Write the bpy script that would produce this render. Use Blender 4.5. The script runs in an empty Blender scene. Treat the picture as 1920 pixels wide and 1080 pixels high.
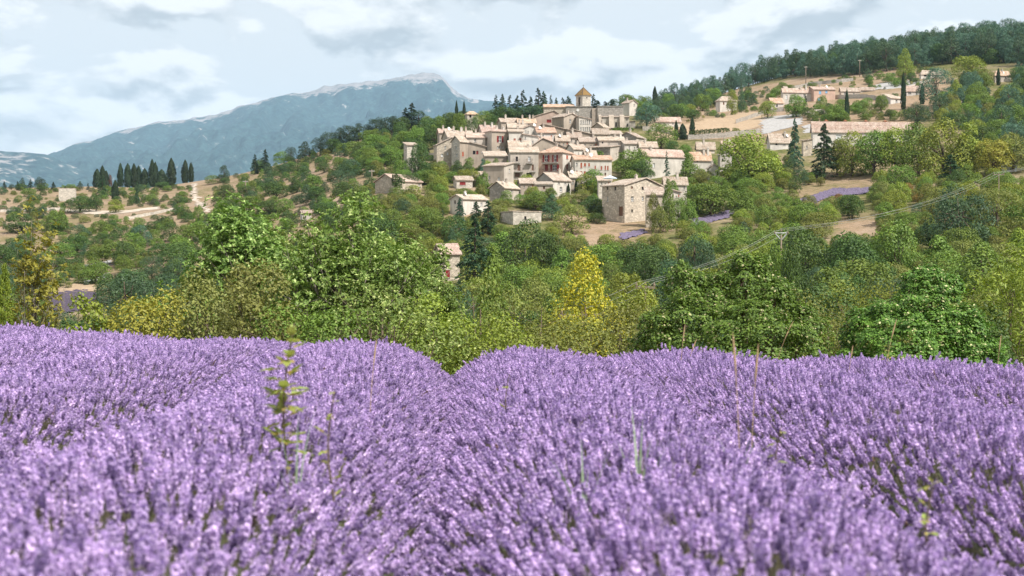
import bpy, math, random
import numpy as np

# ---------------------------------------------------------------- camera, sky, sun, exposure
scene = bpy.context.scene
COL = scene.collection
F = 2667.0            # focal length in photograph pixels (50 mm on a 36 mm sensor, 1920 px wide)
HZ = 480.0            # row of the horizon
cam_d = bpy.data.cameras.new('camera')
cam_d.lens = 50.0; cam_d.sensor_width = 36.0
cam_d.shift_y = -(540.0 - HZ) / 1920.0
cam_d.clip_start = 0.1; cam_d.clip_end = 30000.0
cam_d.dof.use_dof = True; cam_d.dof.focus_distance = 55.0; cam_d.dof.aperture_fstop = 4.4
cam = bpy.data.objects.new('camera', cam_d); COL.objects.link(cam)
cam.location = (0, 0, 0); cam.rotation_euler = (math.radians(90), 0, 0)
scene.camera = cam

SUN_EL, SUN_AZ = math.radians(51), math.radians(130)     # azimuth clockwise from +Y (the view direction)
to_sun = (math.sin(SUN_AZ) * math.cos(SUN_EL), math.cos(SUN_AZ) * math.cos(SUN_EL), math.sin(SUN_EL))
sun_d = bpy.data.lights.new('sun', 'SUN'); sun_d.energy = 5.0; sun_d.angle = math.radians(1.5); sun_d.color = (1.0, 0.95, 0.885)
sun = bpy.data.objects.new('sun', sun_d); COL.objects.link(sun)
from mathutils import Vector
sun.rotation_euler = Vector(to_sun).to_track_quat('Z', 'Y').to_euler()

scene.view_settings.view_transform = 'Standard'; scene.view_settings.look = 'None'
scene.view_settings.gamma = 1.0; scene.view_settings.exposure = 0.42
scene.cycles.use_denoising = True
scene.cycles.max_bounces = 5; scene.cycles.diffuse_bounces = 3; scene.cycles.glossy_bounces = 2
scene.cycles.transmission_bounces = 3; scene.cycles.volume_bounces = 1; scene.cycles.transparent_max_bounces = 4
scene.cycles.sample_clamp_indirect = 4.0

world = bpy.data.worlds.new('World'); scene.world = world; world.use_nodes = True
def build_world():
    nt = world.node_tree; nt.nodes.clear()
    N = nt.nodes.new; K = nt.links.new
    out = N('ShaderNodeOutputWorld'); bg = N('ShaderNodeBackground'); bg.inputs['Strength'].default_value = 0.1
    K(bg.outputs[0], out.inputs[0])
    sky = N('ShaderNodeTexSky'); sky.sky_type = 'NISHITA'; sky.sun_disc = False
    sky.sun_elevation = SUN_EL; sky.sun_rotation = SUN_AZ; sky.air_density = 1.0; sky.dust_density = 2.0
    tc = N('ShaderNodeTexCoord')
    def mapped(scale, off):
        m = N('ShaderNodeMapping'); m.inputs['Scale'].default_value = scale; m.inputs['Location'].default_value = off
        K(tc.outputs['Generated'], m.inputs['Vector']); return m.outputs[0]
    def noise(vec, scale, detail, rough, dist=0.0):
        n = N('ShaderNodeTexNoise'); n.inputs['Scale'].default_value = scale; n.inputs['Detail'].default_value = detail
        n.inputs['Roughness'].default_value = rough; n.inputs['Distortion'].default_value = dist
        K(vec, n.inputs['Vector']); return n.outputs['Fac']
    def math_(op, a, b=None, clamp=False):
        m = N('ShaderNodeMath'); m.operation = op; m.use_clamp = clamp
        for i, v in enumerate((a, b)):
            if v is None: continue
            if isinstance(v, (int, float)): m.inputs[i].default_value = v
            else: K(v, m.inputs[i])
        return m.outputs[0]
    def ramp(v, a, b):
        m = N('ShaderNodeMapRange'); m.interpolation_type = 'SMOOTHSTEP'
        m.inputs['From Min'].default_value = a; m.inputs['From Max'].default_value = b; K(v, m.inputs['Value']); return m.outputs[0]
    def mix(f, a, b):
        m = N('ShaderNodeMix'); m.data_type = 'RGBA'
        K(f, m.inputs['Factor'])
        for i, v in ((6, a), (7, b)):
            if isinstance(v, tuple): m.inputs[i].default_value = v + (1.0,)
            else: K(v, m.inputs[i])
        return m.outputs[2]
    S = (9.5, 9.5, 21.0)
    d0 = noise(mapped(S, (3.1, 0.7, 1.9)), 1.0, 7.0, 0.52, 0.15)
    d1 = noise(mapped(S, (3.1, 0.7, 2.16)), 1.0, 5.0, 0.5, 0.15)      # the same clouds a little higher up
    big = noise(mapped((3.0, 3.0, 9.0), (7.3, 1.2, 4.4)), 1.0, 2.0, 0.5)
    body = math_('ADD', d0, math_('ADD', math_('MULTIPLY', math_('SUBTRACT', big, 0.5), 0.5), 0.03))
    mask = ramp(body, 0.43, 0.50)
    edge = math_('SUBTRACT', d0, d1)
    lit = ramp(edge, -0.10, 0.07)
    fine = noise(mapped((16, 16, 46), (1, 2, 3)), 1.0, 5.0, 0.6)
    lit = math_('ADD', lit, math_('MULTIPLY', math_('SUBTRACT', fine, 0.5), 0.5), True)
    cloud = mix(lit, (4.0, 4.25, 4.45), (8.1, 8.0, 7.9))
    base = mix(math_('ADD', 0.96, 0.0), sky.outputs[0], (6.45, 6.58, 6.65))  # high thin veil over the blue
    col = mix(mask, base, cloud)
    K(col, bg.inputs['Color'])
build_world()

# ---------------------------------------------------------------- helpers
rng = np.random.default_rng(7)
PI = math.pi
def kx(px): return (px - 960.0) / F
def kz(py): return (HZ - py) / F
def at(px, py, Y): return (kx(px) * Y, Y, kz(py) * Y)

def mesh_from(name, v, f, mat=None, smooth=False, uv=None):
    me = bpy.data.meshes.new(name)
    if isinstance(v, np.ndarray) and isinstance(f, np.ndarray):
        nv, nf, k = len(v), len(f), f.shape[1]
        me.vertices.add(nv); me.vertices.foreach_set('co', np.ascontiguousarray(v, dtype=np.float32).ravel())
        me.loops.add(nf * k); me.loops.foreach_set('vertex_index', np.ascontiguousarray(f, dtype=np.int32).ravel())
        me.polygons.add(nf); me.polygons.foreach_set('loop_start', np.arange(0, nf * k, k, dtype=np.int32))
        me.update(calc_edges=True)
    else:
        me.from_pydata([tuple(p) for p in v], [], [tuple(p) for p in f]); me.update()
    if uv is not None:
        ul = me.uv_layers.new(name='uv')
        ul.data.foreach_set('uv', np.array(uv, dtype=np.float32).ravel())
    if mat: me.materials.append(mat)
    if smooth: me.polygons.foreach_set('use_smooth', np.ones(len(me.polygons), dtype=bool))
    return me
def obj(name, me, parent=None, loc=None):
    o = bpy.data.objects.new(name, me); COL.objects.link(o)
    if parent: o.parent = parent
    if loc is not None: o.location = loc
    return o
def tag(o, label=None, cat=None, group=None, kind=None):
    if label: o['label'] = label
    if cat: o['category'] = cat
    if group: o['group'] = group
    if kind: o['kind'] = kind
    return o
def empty(name, loc=(0, 0, 0), rz=0.0):
    o = bpy.data.objects.new(name, None); COL.objects.link(o)
    o.location = loc; o.rotation_euler = (0, 0, rz); o.empty_display_size = 0.3
    return o
class MB:
    """collects boxes, prisms and tubes into one mesh"""
    def __init__(s): s.v = []; s.f = []
    def poly(s, pts):
        n = len(s.v); s.v += [tuple(p) for p in pts]; s.f.append(tuple(range(n, n + len(pts))))
    def hexa(s, p):   # 4 bottom points, 4 top points, counter-clockwise
        n = len(s.v); s.v += [tuple(q) for q in p]
        s.f += [tuple(n + i for i in q) for q in ((3, 2, 1, 0), (4, 5, 6, 7), (0, 1, 5, 4), (1, 2, 6, 5), (2, 3, 7, 6), (3, 0, 4, 7))]
    def box(s, x0, x1, y0, y1, z0, z1):
        s.hexa([(x0, y0, z0), (x1, y0, z0), (x1, y1, z0), (x0, y1, z0), (x0, y0, z1), (x1, y0, z1), (x1, y1, z1), (x0, y1, z1)])
    def tube(s, pts, rad, n=6, cap=True):
        pts = [np.array(p, float) for p in pts]; m = len(pts); base = len(s.v)
        for i, p in enumerate(pts):
            t = pts[min(i + 1, m - 1)] - pts[max(i - 1, 0)]; t = t / (np.linalg.norm(t) + 1e-9)
            a = np.cross(t, (0, 0, 1.0)) if abs(t[2]) < 0.9 else np.cross(t, (1.0, 0, 0))
            a /= np.linalg.norm(a); b = np.cross(t, a); r = rad[i] if hasattr(rad, '__len__') else rad
            for k in range(n):
                w = 2 * PI * k / n; s.v.append(tuple(p + r * (math.cos(w) * a + math.sin(w) * b)))
        for i in range(m - 1):
            for k in range(n):
                q = base + i * n; s.f.append((q + k, q + (k + 1) % n, q + n + (k + 1) % n, q + n + k))
        if cap:
            s.f.append(tuple(base + k for k in range(n))[::-1]); q = base + (m - 1) * n; s.f.append(tuple(q + k for k in range(n)))
    def build(s, name, mat, parent=None, smooth=False):
        return obj(name, mesh_from(name, s.v, s.f, mat, smooth), parent)

# ---------------------------------------------------------------- materials
def new_mat(name):
    m = bpy.data.materials.new(name); m.use_nodes = True; m.node_tree.nodes.clear()
    N = m.node_tree.nodes.new; K = m.node_tree.links.new
    out = N('ShaderNodeOutputMaterial'); return m, N, K, out
def n_noise(N, K, vec, scale, detail=4.0, rough=0.55):
    n = N('ShaderNodeTexNoise'); n.inputs['Scale'].default_value = scale; n.inputs['Detail'].default_value = detail; n.inputs['Roughness'].default_value = rough
    if vec is not None: K(vec, n.inputs['Vector'])
    return n.outputs['Fac']
def n_range(N, K, v, a, b, c=0.0, d=1.0):
    m = N('ShaderNodeMapRange'); m.inputs['From Min'].default_value = a; m.inputs['From Max'].default_value = b
    m.inputs['To Min'].default_value = c; m.inputs['To Max'].default_value = d; K(v, m.inputs['Value']); return m.outputs[0]
def n_mix(N, K, f, a, b, mode='MIX'):
    m = N('ShaderNodeMix'); m.data_type = 'RGBA'; m.blend_type = mode
    if isinstance(f, (int, float)): m.inputs[0].default_value = f
    else: K(f, m.inputs[0])
    for i, v in ((6, a), (7, b)):
        if isinstance(v, tuple): m.inputs[i].default_value = v + (1.0,)
        else: K(v, m.inputs[i])
    return m.outputs[2]
def n_hsv(N, K, col, h=None, s=None, v=None):
    m = N('ShaderNodeHueSaturation'); K(col, m.inputs['Color'])
    for nm, x in (('Hue', h), ('Saturation', s), ('Value', v)):
        if x is None: continue
        if isinstance(x, (int, float)): m.inputs[nm].default_value = x
        else: K(x, m.inputs[nm])
    return m.outputs[0]
def n_bsdf(N, K, out, col, rough=0.85, spec=0.2, bump=None, bstr=0.4, bdist=0.05, metal=0.0):
    b = N('ShaderNodeBsdfPrincipled'); b.inputs['Roughness'].default_value = rough; b.inputs['Specular IOR Level'].default_value = spec
    b.inputs['Metallic'].default_value = metal
    if isinstance(col, tuple): b.inputs['Base Color'].default_value = col + (1.0,)
    else: K(col, b.inputs['Base Color'])
    if bump is not None:
        bn = N('ShaderNodeBump'); bn.inputs['Strength'].default_value = bstr; bn.inputs['Distance'].default_value = bdist
        K(bump, bn.inputs['Height']); K(bn.outputs[0], b.inputs['Normal'])
    K(b.outputs[0], out.inputs[0]); return b
def foliage_mat(name, light, dark, accent=None, frac=0.0, trans=0.22, clump=5.0, rough=0.55):
    m, N, K, out = new_mat(name)
    geo = N('ShaderNodeNewGeometry'); oi = N('ShaderNodeObjectInfo'); tc = N('ShaderNodeTexCoord')
    r = geo.outputs['Random Per Island']
    nz = n_noise(N, K, tc.outputs['Object'], clump, 2.0)
    f = N('ShaderNodeMath'); f.operation = 'MULTIPLY_ADD'; K(r, f.inputs[0]); f.inputs[1].default_value = 0.55
    K(n_range(N, K, nz, 0.35, 0.65, 0.0, 0.45), f.inputs[2])
    col = n_mix(N, K, f.outputs[0], dark, light)
    if accent:
        a = N('ShaderNodeMath'); a.operation = 'GREATER_THAN'; K(r, a.inputs[0]); a.inputs[1].default_value = 1.0 - frac
        col = n_mix(N, K, a.outputs[0], col, accent)
    col = n_hsv(N, K, col, h=n_range(N, K, oi.outputs['Random'], 0, 1, 0.485, 0.515), v=n_range(N, K, oi.outputs['Random'], 0, 1, 0.86, 1.16))
    p = N('ShaderNodeBsdfPrincipled'); p.inputs['Roughness'].default_value = rough; p.inputs['Specular IOR Level'].default_value = 0.3
    K(col, p.inputs['Base Color'])
    t = N('ShaderNodeBsdfTranslucent'); K(n_hsv(N, K, col, s=1.1, v=1.25), t.inputs['Color'])
    mx = N('ShaderNodeMixShader'); mx.inputs[0].default_value = trans; K(p.outputs[0], mx.inputs[1]); K(t.outputs[0], mx.inputs[2])
    K(mx.outputs[0], out.inputs[0]); return m
def wall_mat(name, col, stone=0.0, dark=None):
    """plaster (stone 0) or rubble masonry (stone 1)"""
    m, N, K, out = new_mat(name)
    tc = N('ShaderNodeTexCoord'); oi = N('ShaderNodeObjectInfo')
    v = tc.outputs['Object']
    big = n_noise(N, K, v, 0.35, 5.0, 0.6); fine = n_noise(N, K, v, 3.0, 4.0, 0.6)
    mp = N('ShaderNodeMapping'); mp.inputs['Scale'].default_value = (1.0, 1.0, 0.18); K(v, mp.inputs['Vector'])
    run = n_noise(N, K, mp.outputs[0], 1.3, 3.0, 0.6)                       # rain streaks
    c = n_mix(N, K, n_range(N, K, big, 0.3, 0.7), tuple(x * 0.72 for x in col), tuple(min(1, x * 1.1) for x in col))
    c = n_mix(N, K, n_range(N, K, run, 0.45, 0.72, 0.0, 0.6), c, tuple(x * 0.62 for x in col))
    bump = fine
    if stone > 0:
        vo = N('ShaderNodeTexVoronoi'); vo.inputs['Scale'].default_value = 2.1; vo.inputs['Randomness'].default_value = 1.0
        m2 = N('ShaderNodeMapping'); m2.inputs['Scale'].default_value = (1.0, 1.0, 1.7); K(v, m2.inputs['Vector']); K(m2.outputs[0], vo.inputs['Vector'])
        sep = N('ShaderNodeSeparateColor'); K(vo.outputs['Color'], sep.inputs[0])
        c = n_mix(N, K, stone * 0.75, c, n_mix(N, K, sep.outputs[0], dark or tuple(x * 0.55 for x in col), tuple(min(1, x * 1.25) for x in col)))
        joint = n_range(N, K, vo.outputs['Distance'], 0.25, 0.6, 0.0, 0.5)
        c = n_mix(N, K, joint, c, tuple(x * 0.6 for x in col))
        bump = vo.outputs['Distance']
    c = n_hsv(N, K, c, v=n_range(N, K, oi.outputs['Random'], 0, 1, 0.92, 1.08))
    n_bsdf(N, K, out, c, 0.9, 0.1, bump, 0.5, 0.06); return m
def roof_mat(name, c1, c2, c3):
    m, N, K, out = new_mat(name)
    uv = N('ShaderNodeUVMap'); uv.uv_map = 'uv'; oi = N('ShaderNodeObjectInfo')
    br = N('ShaderNodeTexBrick'); br.inputs['Scale'].default_value = 1.0; br.inputs['Brick Width'].default_value = 0.24; br.inputs['Row Height'].default_value = 0.42
    br.inputs['Mortar Size'].default_value = 0.02; br.offset = 0.0
    for i, c in enumerate((c1, c2)): br.inputs['Color%d' % (i + 1)].default_value = c + (1,)
    br.inputs['Mortar'].default_value = tuple(x * 0.45 for x in c2) + (1,); K(uv.outputs[0], br.inputs['Vector'])
    tc = N('ShaderNodeTexCoord'); big = n_noise(N, K, tc.outputs['Object'], 0.7, 6.0, 0.7)
    c = n_mix(N, K, n_range(N, K, big, 0.42, 0.62, 0.0, 0.9), br.outputs['Color'], c3)
    fine = n_noise(N, K, tc.outputs['Object'], 4.5, 3.0, 0.7)
    c = n_hsv(N, K, c, v=n_range(N, K, fine, 0.3, 0.7, 0.5, 1.35))
    c = n_hsv(N, K, c, h=n_range(N, K, oi.outputs['Random'], 0, 1, 0.493, 0.507), v=n_range(N, K, oi.outputs['Random'], 0, 1, 0.88, 1.1))
    wv = N('ShaderNodeTexWave'); wv.bands_direction = 'X'; wv.inputs['Scale'].default_value = 1.3; K(uv.outputs[0], wv.inputs['Vector'])
    n_bsdf(N, K, out, c, 0.9, 0.1, wv.outputs['Fac'], 0.7, 0.08); return m
def plain_mat(name, col, rough=0.7, spec=0.2, metal=0.0, var=0.15):
    m, N, K, out = new_mat(name); tc = N('ShaderNodeTexCoord')
    nz = n_noise(N, K, tc.outputs['Object'], 2.5, 4.0, 0.6)
    c = n_mix(N, K, nz, tuple(x * (1 - var) for x in col), tuple(min(1, x * (1 + var)) for x in col))
    n_bsdf(N, K, out, c, rough, spec, nz, 0.2, 0.02, metal); return m

M = {}
# walls
for k, c in dict(white=(.63, .585, .525), cream=(.53, .468, .405), tan=(.43, .365, .30), brown=(.36, .30, .24), salmon=(.52, .395, .325), grey=(.44, .41, .37), pale=(.63, .59, .55), pink=(.62, .44, .35)).items():
    M[k] = wall_mat('plaster_' + k, c)
M['stone'] = wall_mat('rubble_tan', (.55, .48, .39), 1.0)
M['gstone'] = wall_mat('rubble_grey', (.40, .37, .33), 1.0)
M['dstone'] = wall_mat('rubble_dark', (.30, .27, .24), 1.0)
M['wstone'] = wall_mat('rubble_pale', (.58, .53, .46), 0.8)
# roofs
M['r_pale'] = roof_mat('tiles_pale', (.49, .395, .32), (.40, .305, .24), (.53, .46, .39))
M['r_orange'] = roof_mat('tiles_orange', (.54, .36, .26), (.47, .29, .20), (.60, .46, .36))
M['r_pink'] = roof_mat('tiles_pink', (.52, .38, .315), (.44, .305, .25), (.56, .46, .395))
M['r_grey'] = roof_mat('tiles_weathered', (.44, .36, .29), (.36, .28, .22), (.48, .42, .36))
M['r_yellow'] = roof_mat('tiles_glazed_yellow', (.31, .195, .07), (.25, .15, .06), (.22, .135, .065))
# joinery and metal
M['red'] = plain_mat('paint_dark_red', (.20, .022, .022), 0.6)
M['rust'] = plain_mat('paint_brick_red', (.34, .10, .06), 0.65)
M['woodb'] = plain_mat('wood_brown', (.16, .085, .055), 0.7)
M['blue'] = plain_mat('paint_light_blue', (.20, .40, .62), 0.6)
M['palep'] = plain_mat('paint_pale_grey', (.55, .58, .60), 0.5)
M['whitep'] = plain_mat('paint_white', (.78, .77, .74), 0.5)
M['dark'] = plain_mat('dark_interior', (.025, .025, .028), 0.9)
M['iron'] = plain_mat('iron', (.10, .07, .06), 0.6)
M['conc'] = plain_mat('concrete', (.42, .40, .37), 0.9)
M['wood'] = plain_mat('weathered_wood', (.20, .16, .12), 0.9)
M['steel'] = plain_mat('galvanised_steel', (.62, .63, .63), 0.45, 0.4, 0.3)
M['cable'] = plain_mat('aluminium_cable', (.40, .40, .37), 0.4, 0.5, 0.4)
M['terra'] = plain_mat('terracotta', (.48, .20, .11), 0.8)
def glass_mat():
    m, N, K, out = new_mat('window_glass'); tc = N('ShaderNodeTexCoord')
    nz = n_noise(N, K, tc.outputs['Object'], 0.8, 2.0)
    n_bsdf(N, K, out, n_mix(N, K, nz, (.03, .035, .04), (.09, .10, .11)), 0.12, 0.5); return m
M['glass'] = glass_mat()
M['canvas'] = plain_mat('parasol_canvas', (.60, .70, .78), 0.8)
M['bark'] = plain_mat('bark', (.13, .10, .075), 0.95, 0.1, 0.0, 0.4)
M['barkg'] = plain_mat('bark_grey', (.22, .19, .16), 0.95, 0.1, 0.0, 0.3)
# foliage
FM = {}
def fm(k, *a, **kw): FM[k] = foliage_mat('leaves_' + k, *a, **kw)
fm('green', (0.205, 0.300, 0.046), (0.060, 0.110, 0.021))
fm('dark', (0.104, 0.176, 0.035), (0.031, 0.064, 0.019))
fm('light', (0.310, 0.360, 0.048), (0.108, 0.158, 0.025))
fm('olive', (0.250, 0.265, 0.054), (0.090, 0.112, 0.026))
fm('ochre', (0.278, 0.294, 0.077), (0.116, 0.134, 0.035))
fm('yellow', (0.560, 0.470, 0.040), (0.230, 0.280, 0.035))
fm('gold', (0.402, 0.395, 0.058), (0.201, 0.210, 0.035))
fm('orange', (0.325, 0.197, 0.046), (0.139, 0.101, 0.027))
fm('pine', (0.089, 0.160, 0.062), (0.025, 0.057, 0.032), trans=0.15)
fm('bluepine', (0.108, 0.210, 0.120), (0.031, 0.077, 0.054), trans=0.15)
fm('cypress', (0.035, 0.063, 0.022), (0.011, 0.025, 0.012), trans=0.1)
fm('blackpine', (0.060, 0.105, 0.050), (0.016, 0.038, 0.026), trans=0.12)
fm('grey', (0.147, 0.181, 0.100), (0.062, 0.084, 0.046))
fm('ivy', (0.190, 0.310, 0.048), (0.040, 0.092, 0.020), accent=(.48, .45, .24), frac=0.05)
fm('walnut', (0.255, 0.353, 0.077), (0.066, 0.126, 0.023), accent=(.46, .54, .20), frac=0.12)
fm('redleaf', (0.170, 0.076, 0.039), (0.077, 0.042, 0.023))
fm('purple', (0.232, 0.168, 0.355), (0.124, 0.084, 0.209))

# ---------------------------------------------------------------- terrain
def hash_noise(x, y, seed=0):
    xi = np.floor(x).astype(np.int64); yi = np.floor(y).astype(np.int64); xf = x - xi; yf = y - yi
    def h(a, b):
        n = (a * 374761393 + b * 668265263 + seed * 982451653) & 0x7fffffff
        n = ((n ^ (n >> 13)) * 1274126177) & 0x7fffffff
        return ((n ^ (n >> 16)) & 0xffff) / 65535.0
    u = xf * xf * (3 - 2 * xf); v = yf * yf * (3 - 2 * yf)
    return (h(xi, yi) * (1 - u) + h(xi + 1, yi) * u) * (1 - v) + (h(xi, yi + 1) * (1 - u) + h(xi + 1, yi + 1) * u) * v
def fbm(x, y, oct=4, seed=0, gain=0.5):
    s = 0; a = 1.0; t = 0
    for i in range(oct):
        s = s + a * (hash_noise(x * 2 ** i, y * 2 ** i, seed + i) - 0.5); t += a; a *= gain
    return s / t
KY = np.array([100, 150, 200, 250, 300, 350, 400, 450, 500, 560, 620, 700, 800, 1000, 1500, 3000], float)
KP = np.array([-400, 0, 150, 300, 500, 700, 900, 1050, 1200, 1350, 1500, 1650, 1800, 1920, 2300], float)
KT = np.array([
 [700,640,600,568,520,470,430,398,378,364,354,352,358,375,410,440],
 [720,650,605,570,520,470,430,400,380,366,355,354,360,380,412,440],
 [725,655,610,570,520,470,430,400,380,364,353,353,360,380,412,440],
 [730,660,610,560,500,452,415,388,370,357,350,353,360,380,412,440],
 [740,665,600,540,470,425,388,360,338,322,315,320,335,360,405,440],
 [745,665,590,520,430,372,330,298,274,258,254,262,284,330,400,440],
 [750,665,585,510,418,357,302,260,232,220,220,234,260,315,395,440],
 [750,660,575,500,414,357,300,252,219,212,216,230,256,310,395,440],
 [750,655,565,490,416,357,300,252,222,208,205,210,228,290,390,440],
 [745,645,555,475,410,350,295,254,228,208,194,184,180,230,370,440],
 [740,635,540,455,398,342,288,244,213,188,169,152,140,180,340,440],
 [735,625,530,440,378,328,274,230,198,173,153,132,116,150,320,440],
 [730,615,520,425,358,308,258,217,185,158,136,114,96,125,300,440],
 [725,605,510,412,342,292,247,207,175,148,124,104,86,105,280,440],
 [715,590,495,395,326,276,230,192,160,133,112,90,72,80,250,440]], float)
def smooth_interp(x, xs):
    """index and smoothed weight for monotone-looking interpolation"""
    i = np.clip(np.searchsorted(xs, x) - 1, 0, len(xs) - 2); t = np.clip((x - xs[i]) / (xs[i + 1] - xs[i]), 0, 1)
    return i, t
def catmull(T, i, t, axis_len):
    i0 = np.maximum(i - 1, 0); i2 = np.minimum(i + 1, axis_len - 1); i3 = np.minimum(i + 2, axis_len - 1)
    return i0, i, i2, i3
def table_py(px, Y):
    px = np.clip(px, KP[0], KP[-1]); Y = np.clip(Y, KY[0], KY[-1])
    i, t = smooth_interp(px, KP); j, s = smooth_interp(np.log(Y), np.log(KY))
    def cr(a, b, c, d, t): return b + 0.5 * t * (c - a + t * (2 * a - 5 * b + 4 * c - d + t * (3 * (b - c) + d - a)))
    ii = catmull(KT, i, t, len(KP)); jj = catmull(KT, j, s, len(KY))
    rows = []
    for a in ii:
        rows.append(cr(KT[a, jj[0]], KT[a, jj[1]], KT[a, jj[2]], KT[a, jj[3]], s))
    return cr(rows[0], rows[1], rows[2], rows[3], t)
U_E = np.array([-0.6, -0.36, -0.12, 0.0, 0.13, 0.36, 0.6]); Y_E = np.array([25.0, 23.0, 19.4, 19.6, 18.0, 15.4, 14.4])
def field_end(u): return np.interp(u, U_E, Y_E)
def top_plane(x, y): return -0.60 - 0.0375 * y + 0.03 * np.maximum(0, -x)       # level of the lavender tops
NY = np.array([0, 3, 11, 21, 36, 60]); NZ = np.array([0.0, -0.8, -3.0, -4.9, -6.6, -7.8])
def ground_z(x, y):
    x = np.asarray(x, float); y = np.asarray(y, float)
    ys = np.maximum(y, 1.0); u = x / ys; px = 960 + F * u
    zt = (HZ - table_py(px, ys)) / F * ys
    ye = field_end(np.clip(x / np.maximum(y, 6.0), -.6, .6)); d = y - ye
    zf = top_plane(x, np.minimum(y, ye)) - 0.72
    zn = zf + np.interp(d, NY, NZ) - np.maximum(0, d - 60) * 0.005
    w = np.clip((y - 62) / 40.0, 0, 1); w = w * w * (3 - 2 * w)
    z = zn * (1 - w) + zt * w
    far = np.clip((y - 120) / 150, 0, 1) * np.clip((1200 - y) / 300, 0.3, 1)
    z = z + far * (fbm(x / 38.0, y / 38.0, 3, 3) * 2.4 + fbm(x / 9.0, y / 9.0, 2, 11) * 0.7)
    return z
def gz(x, y): return float(ground_z(np.array([x]), np.array([y]))[0])
_YS = np.concatenate([np.arange(26, 300, 2.0), np.arange(300, 1000, 4.0)])
_PX = np.arange(-120.0, 2160.0, 4.0)
_G = ground_z(kx(_PX)[:, None] * _YS[None, :], np.repeat(_YS[None, :], len(_PX), 0))      # ground heights along lines of sight
def hit(px, py, ymin=26.0):
    """where the ray through a photograph pixel meets the hillside"""
    i = int(np.clip((px - _PX[0]) / 4.0, 0, len(_PX) - 2)); t = min(max((px - _PX[i]) / 4.0, 0), 1); k0 = int(np.searchsorted(_YS, ymin))
    Y = _YS[k0:]; g = _G[i, k0:] * (1 - t) + _G[i + 1, k0:] * t; r = kz(py) * Y
    idx = np.nonzero(g >= r)[0]
    if len(idx) == 0:
        k = int(np.argmax(g / Y)); return kx(px) * float(Y[k]), float(Y[k]), float(g[k])
    k = int(idx[0]); y = float(Y[k]); z = float(g[k])
    if k > 0:
        a = r[k - 1] - g[k - 1]; b = g[k] - r[k]; w = float(a / (a + b + 1e-9)); y = float(Y[k - 1] + (Y[k] - Y[k - 1]) * w); z = float(g[k - 1] + (g[k] - g[k - 1]) * w)
    return kx(px) * y, y, z

def ground_material():
    m, N, K, out = new_mat('dry_hillside')
    at_ = N('ShaderNodeAttribute'); at_.attribute_name = 'dry'
    geo = N('ShaderNodeNewGeometry'); p = geo.outputs['Position']
    n1 = n_noise(N, K, p, 0.05, 6.0, 0.65); n2 = n_noise(N, K, p, 0.6, 5.0, 0.7); n3 = n_noise(N, K, p, 3.0, 3.0, 0.6)
    straw = n_mix(N, K, n_range(N, K, n2, 0.3, 0.7), (.225, .155, .10), (.345, .25, .17))
    straw = n_mix(N, K, n_range(N, K, n1, 0.5, 0.7, 0.0, 0.6), straw, (.34, .27, .21))
    grass = n_mix(N, K, n_range(N, K, n2, 0.3, 0.7), (.070, .085, .028), (.17, .165, .06))
    f = N('ShaderNodeMath'); f.operation = 'MULTIPLY_ADD'; f.use_clamp = True
    K(n_range(N, K, n1, 0.35, 0.65, -0.5, 0.5), f.inputs[0]); f.inputs[1].default_value = 0.9; K(at_.outputs['Fac'], f.inputs[2])
    f2 = N('ShaderNodeMath'); f2.operation = 'ADD'; f2.use_clamp = True; K(f.outputs[0], f2.inputs[0]); K(n_range(N, K, n2, 0.3, 0.7, -0.3, 0.3), f2.inputs[1])
    c = n_mix(N, K, f2.outputs[0], grass, straw)
    c = n_hsv(N, K, c, v=n_range(N, K, n3, 0.3, 0.7, 0.82, 1.15))
    n_bsdf(N, K, out, c, 0.95, 0.05, n2, 0.6, 0.5); return m
def inside(poly, x, y):
    """vectorised point in polygon"""
    r = np.zeros(np.shape(x), bool); n = len(poly)
    for i in range(n):
        (x0, y0), (x1, y1) = poly[i], poly[(i + 1) % n]
        c = ((y0 > y) != (y1 > y)) & (x < (x1 - x0) * (y - y0) / (y1 - y0 + 1e-12) + x0); r ^= c
    return r
DRY = [([(-500, 330), (330, 330), (420, 330), (620, 270), (760, 240), (780, 330), (700, 430), (420, 470), (300, 520), (-500, 560)], 0.80),
       ([(1190, 215), (1330, 175), (1480, 150), (1700, 125), (1790, 150), (1760, 215), (1700, 250), (1500, 235), (1440, 262), (1250, 262)], 1.0),
       ([(1030, 395), (1250, 395), (1300, 420), (1180, 460), (1060, 460)], 0.95), ([(1480, 318), (1700, 300), (1760, 330), (1480, 400)], 0.75),
       ([(1740, 200), (1830, 170), (1850, 200), (1760, 260)], 0.8), ([(1560, 405), (1660, 400), (1650, 440), (1570, 450)], 0.9), ([(760, 360), (930, 350), (900, 430), (760, 430)], 0.75)]
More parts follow.
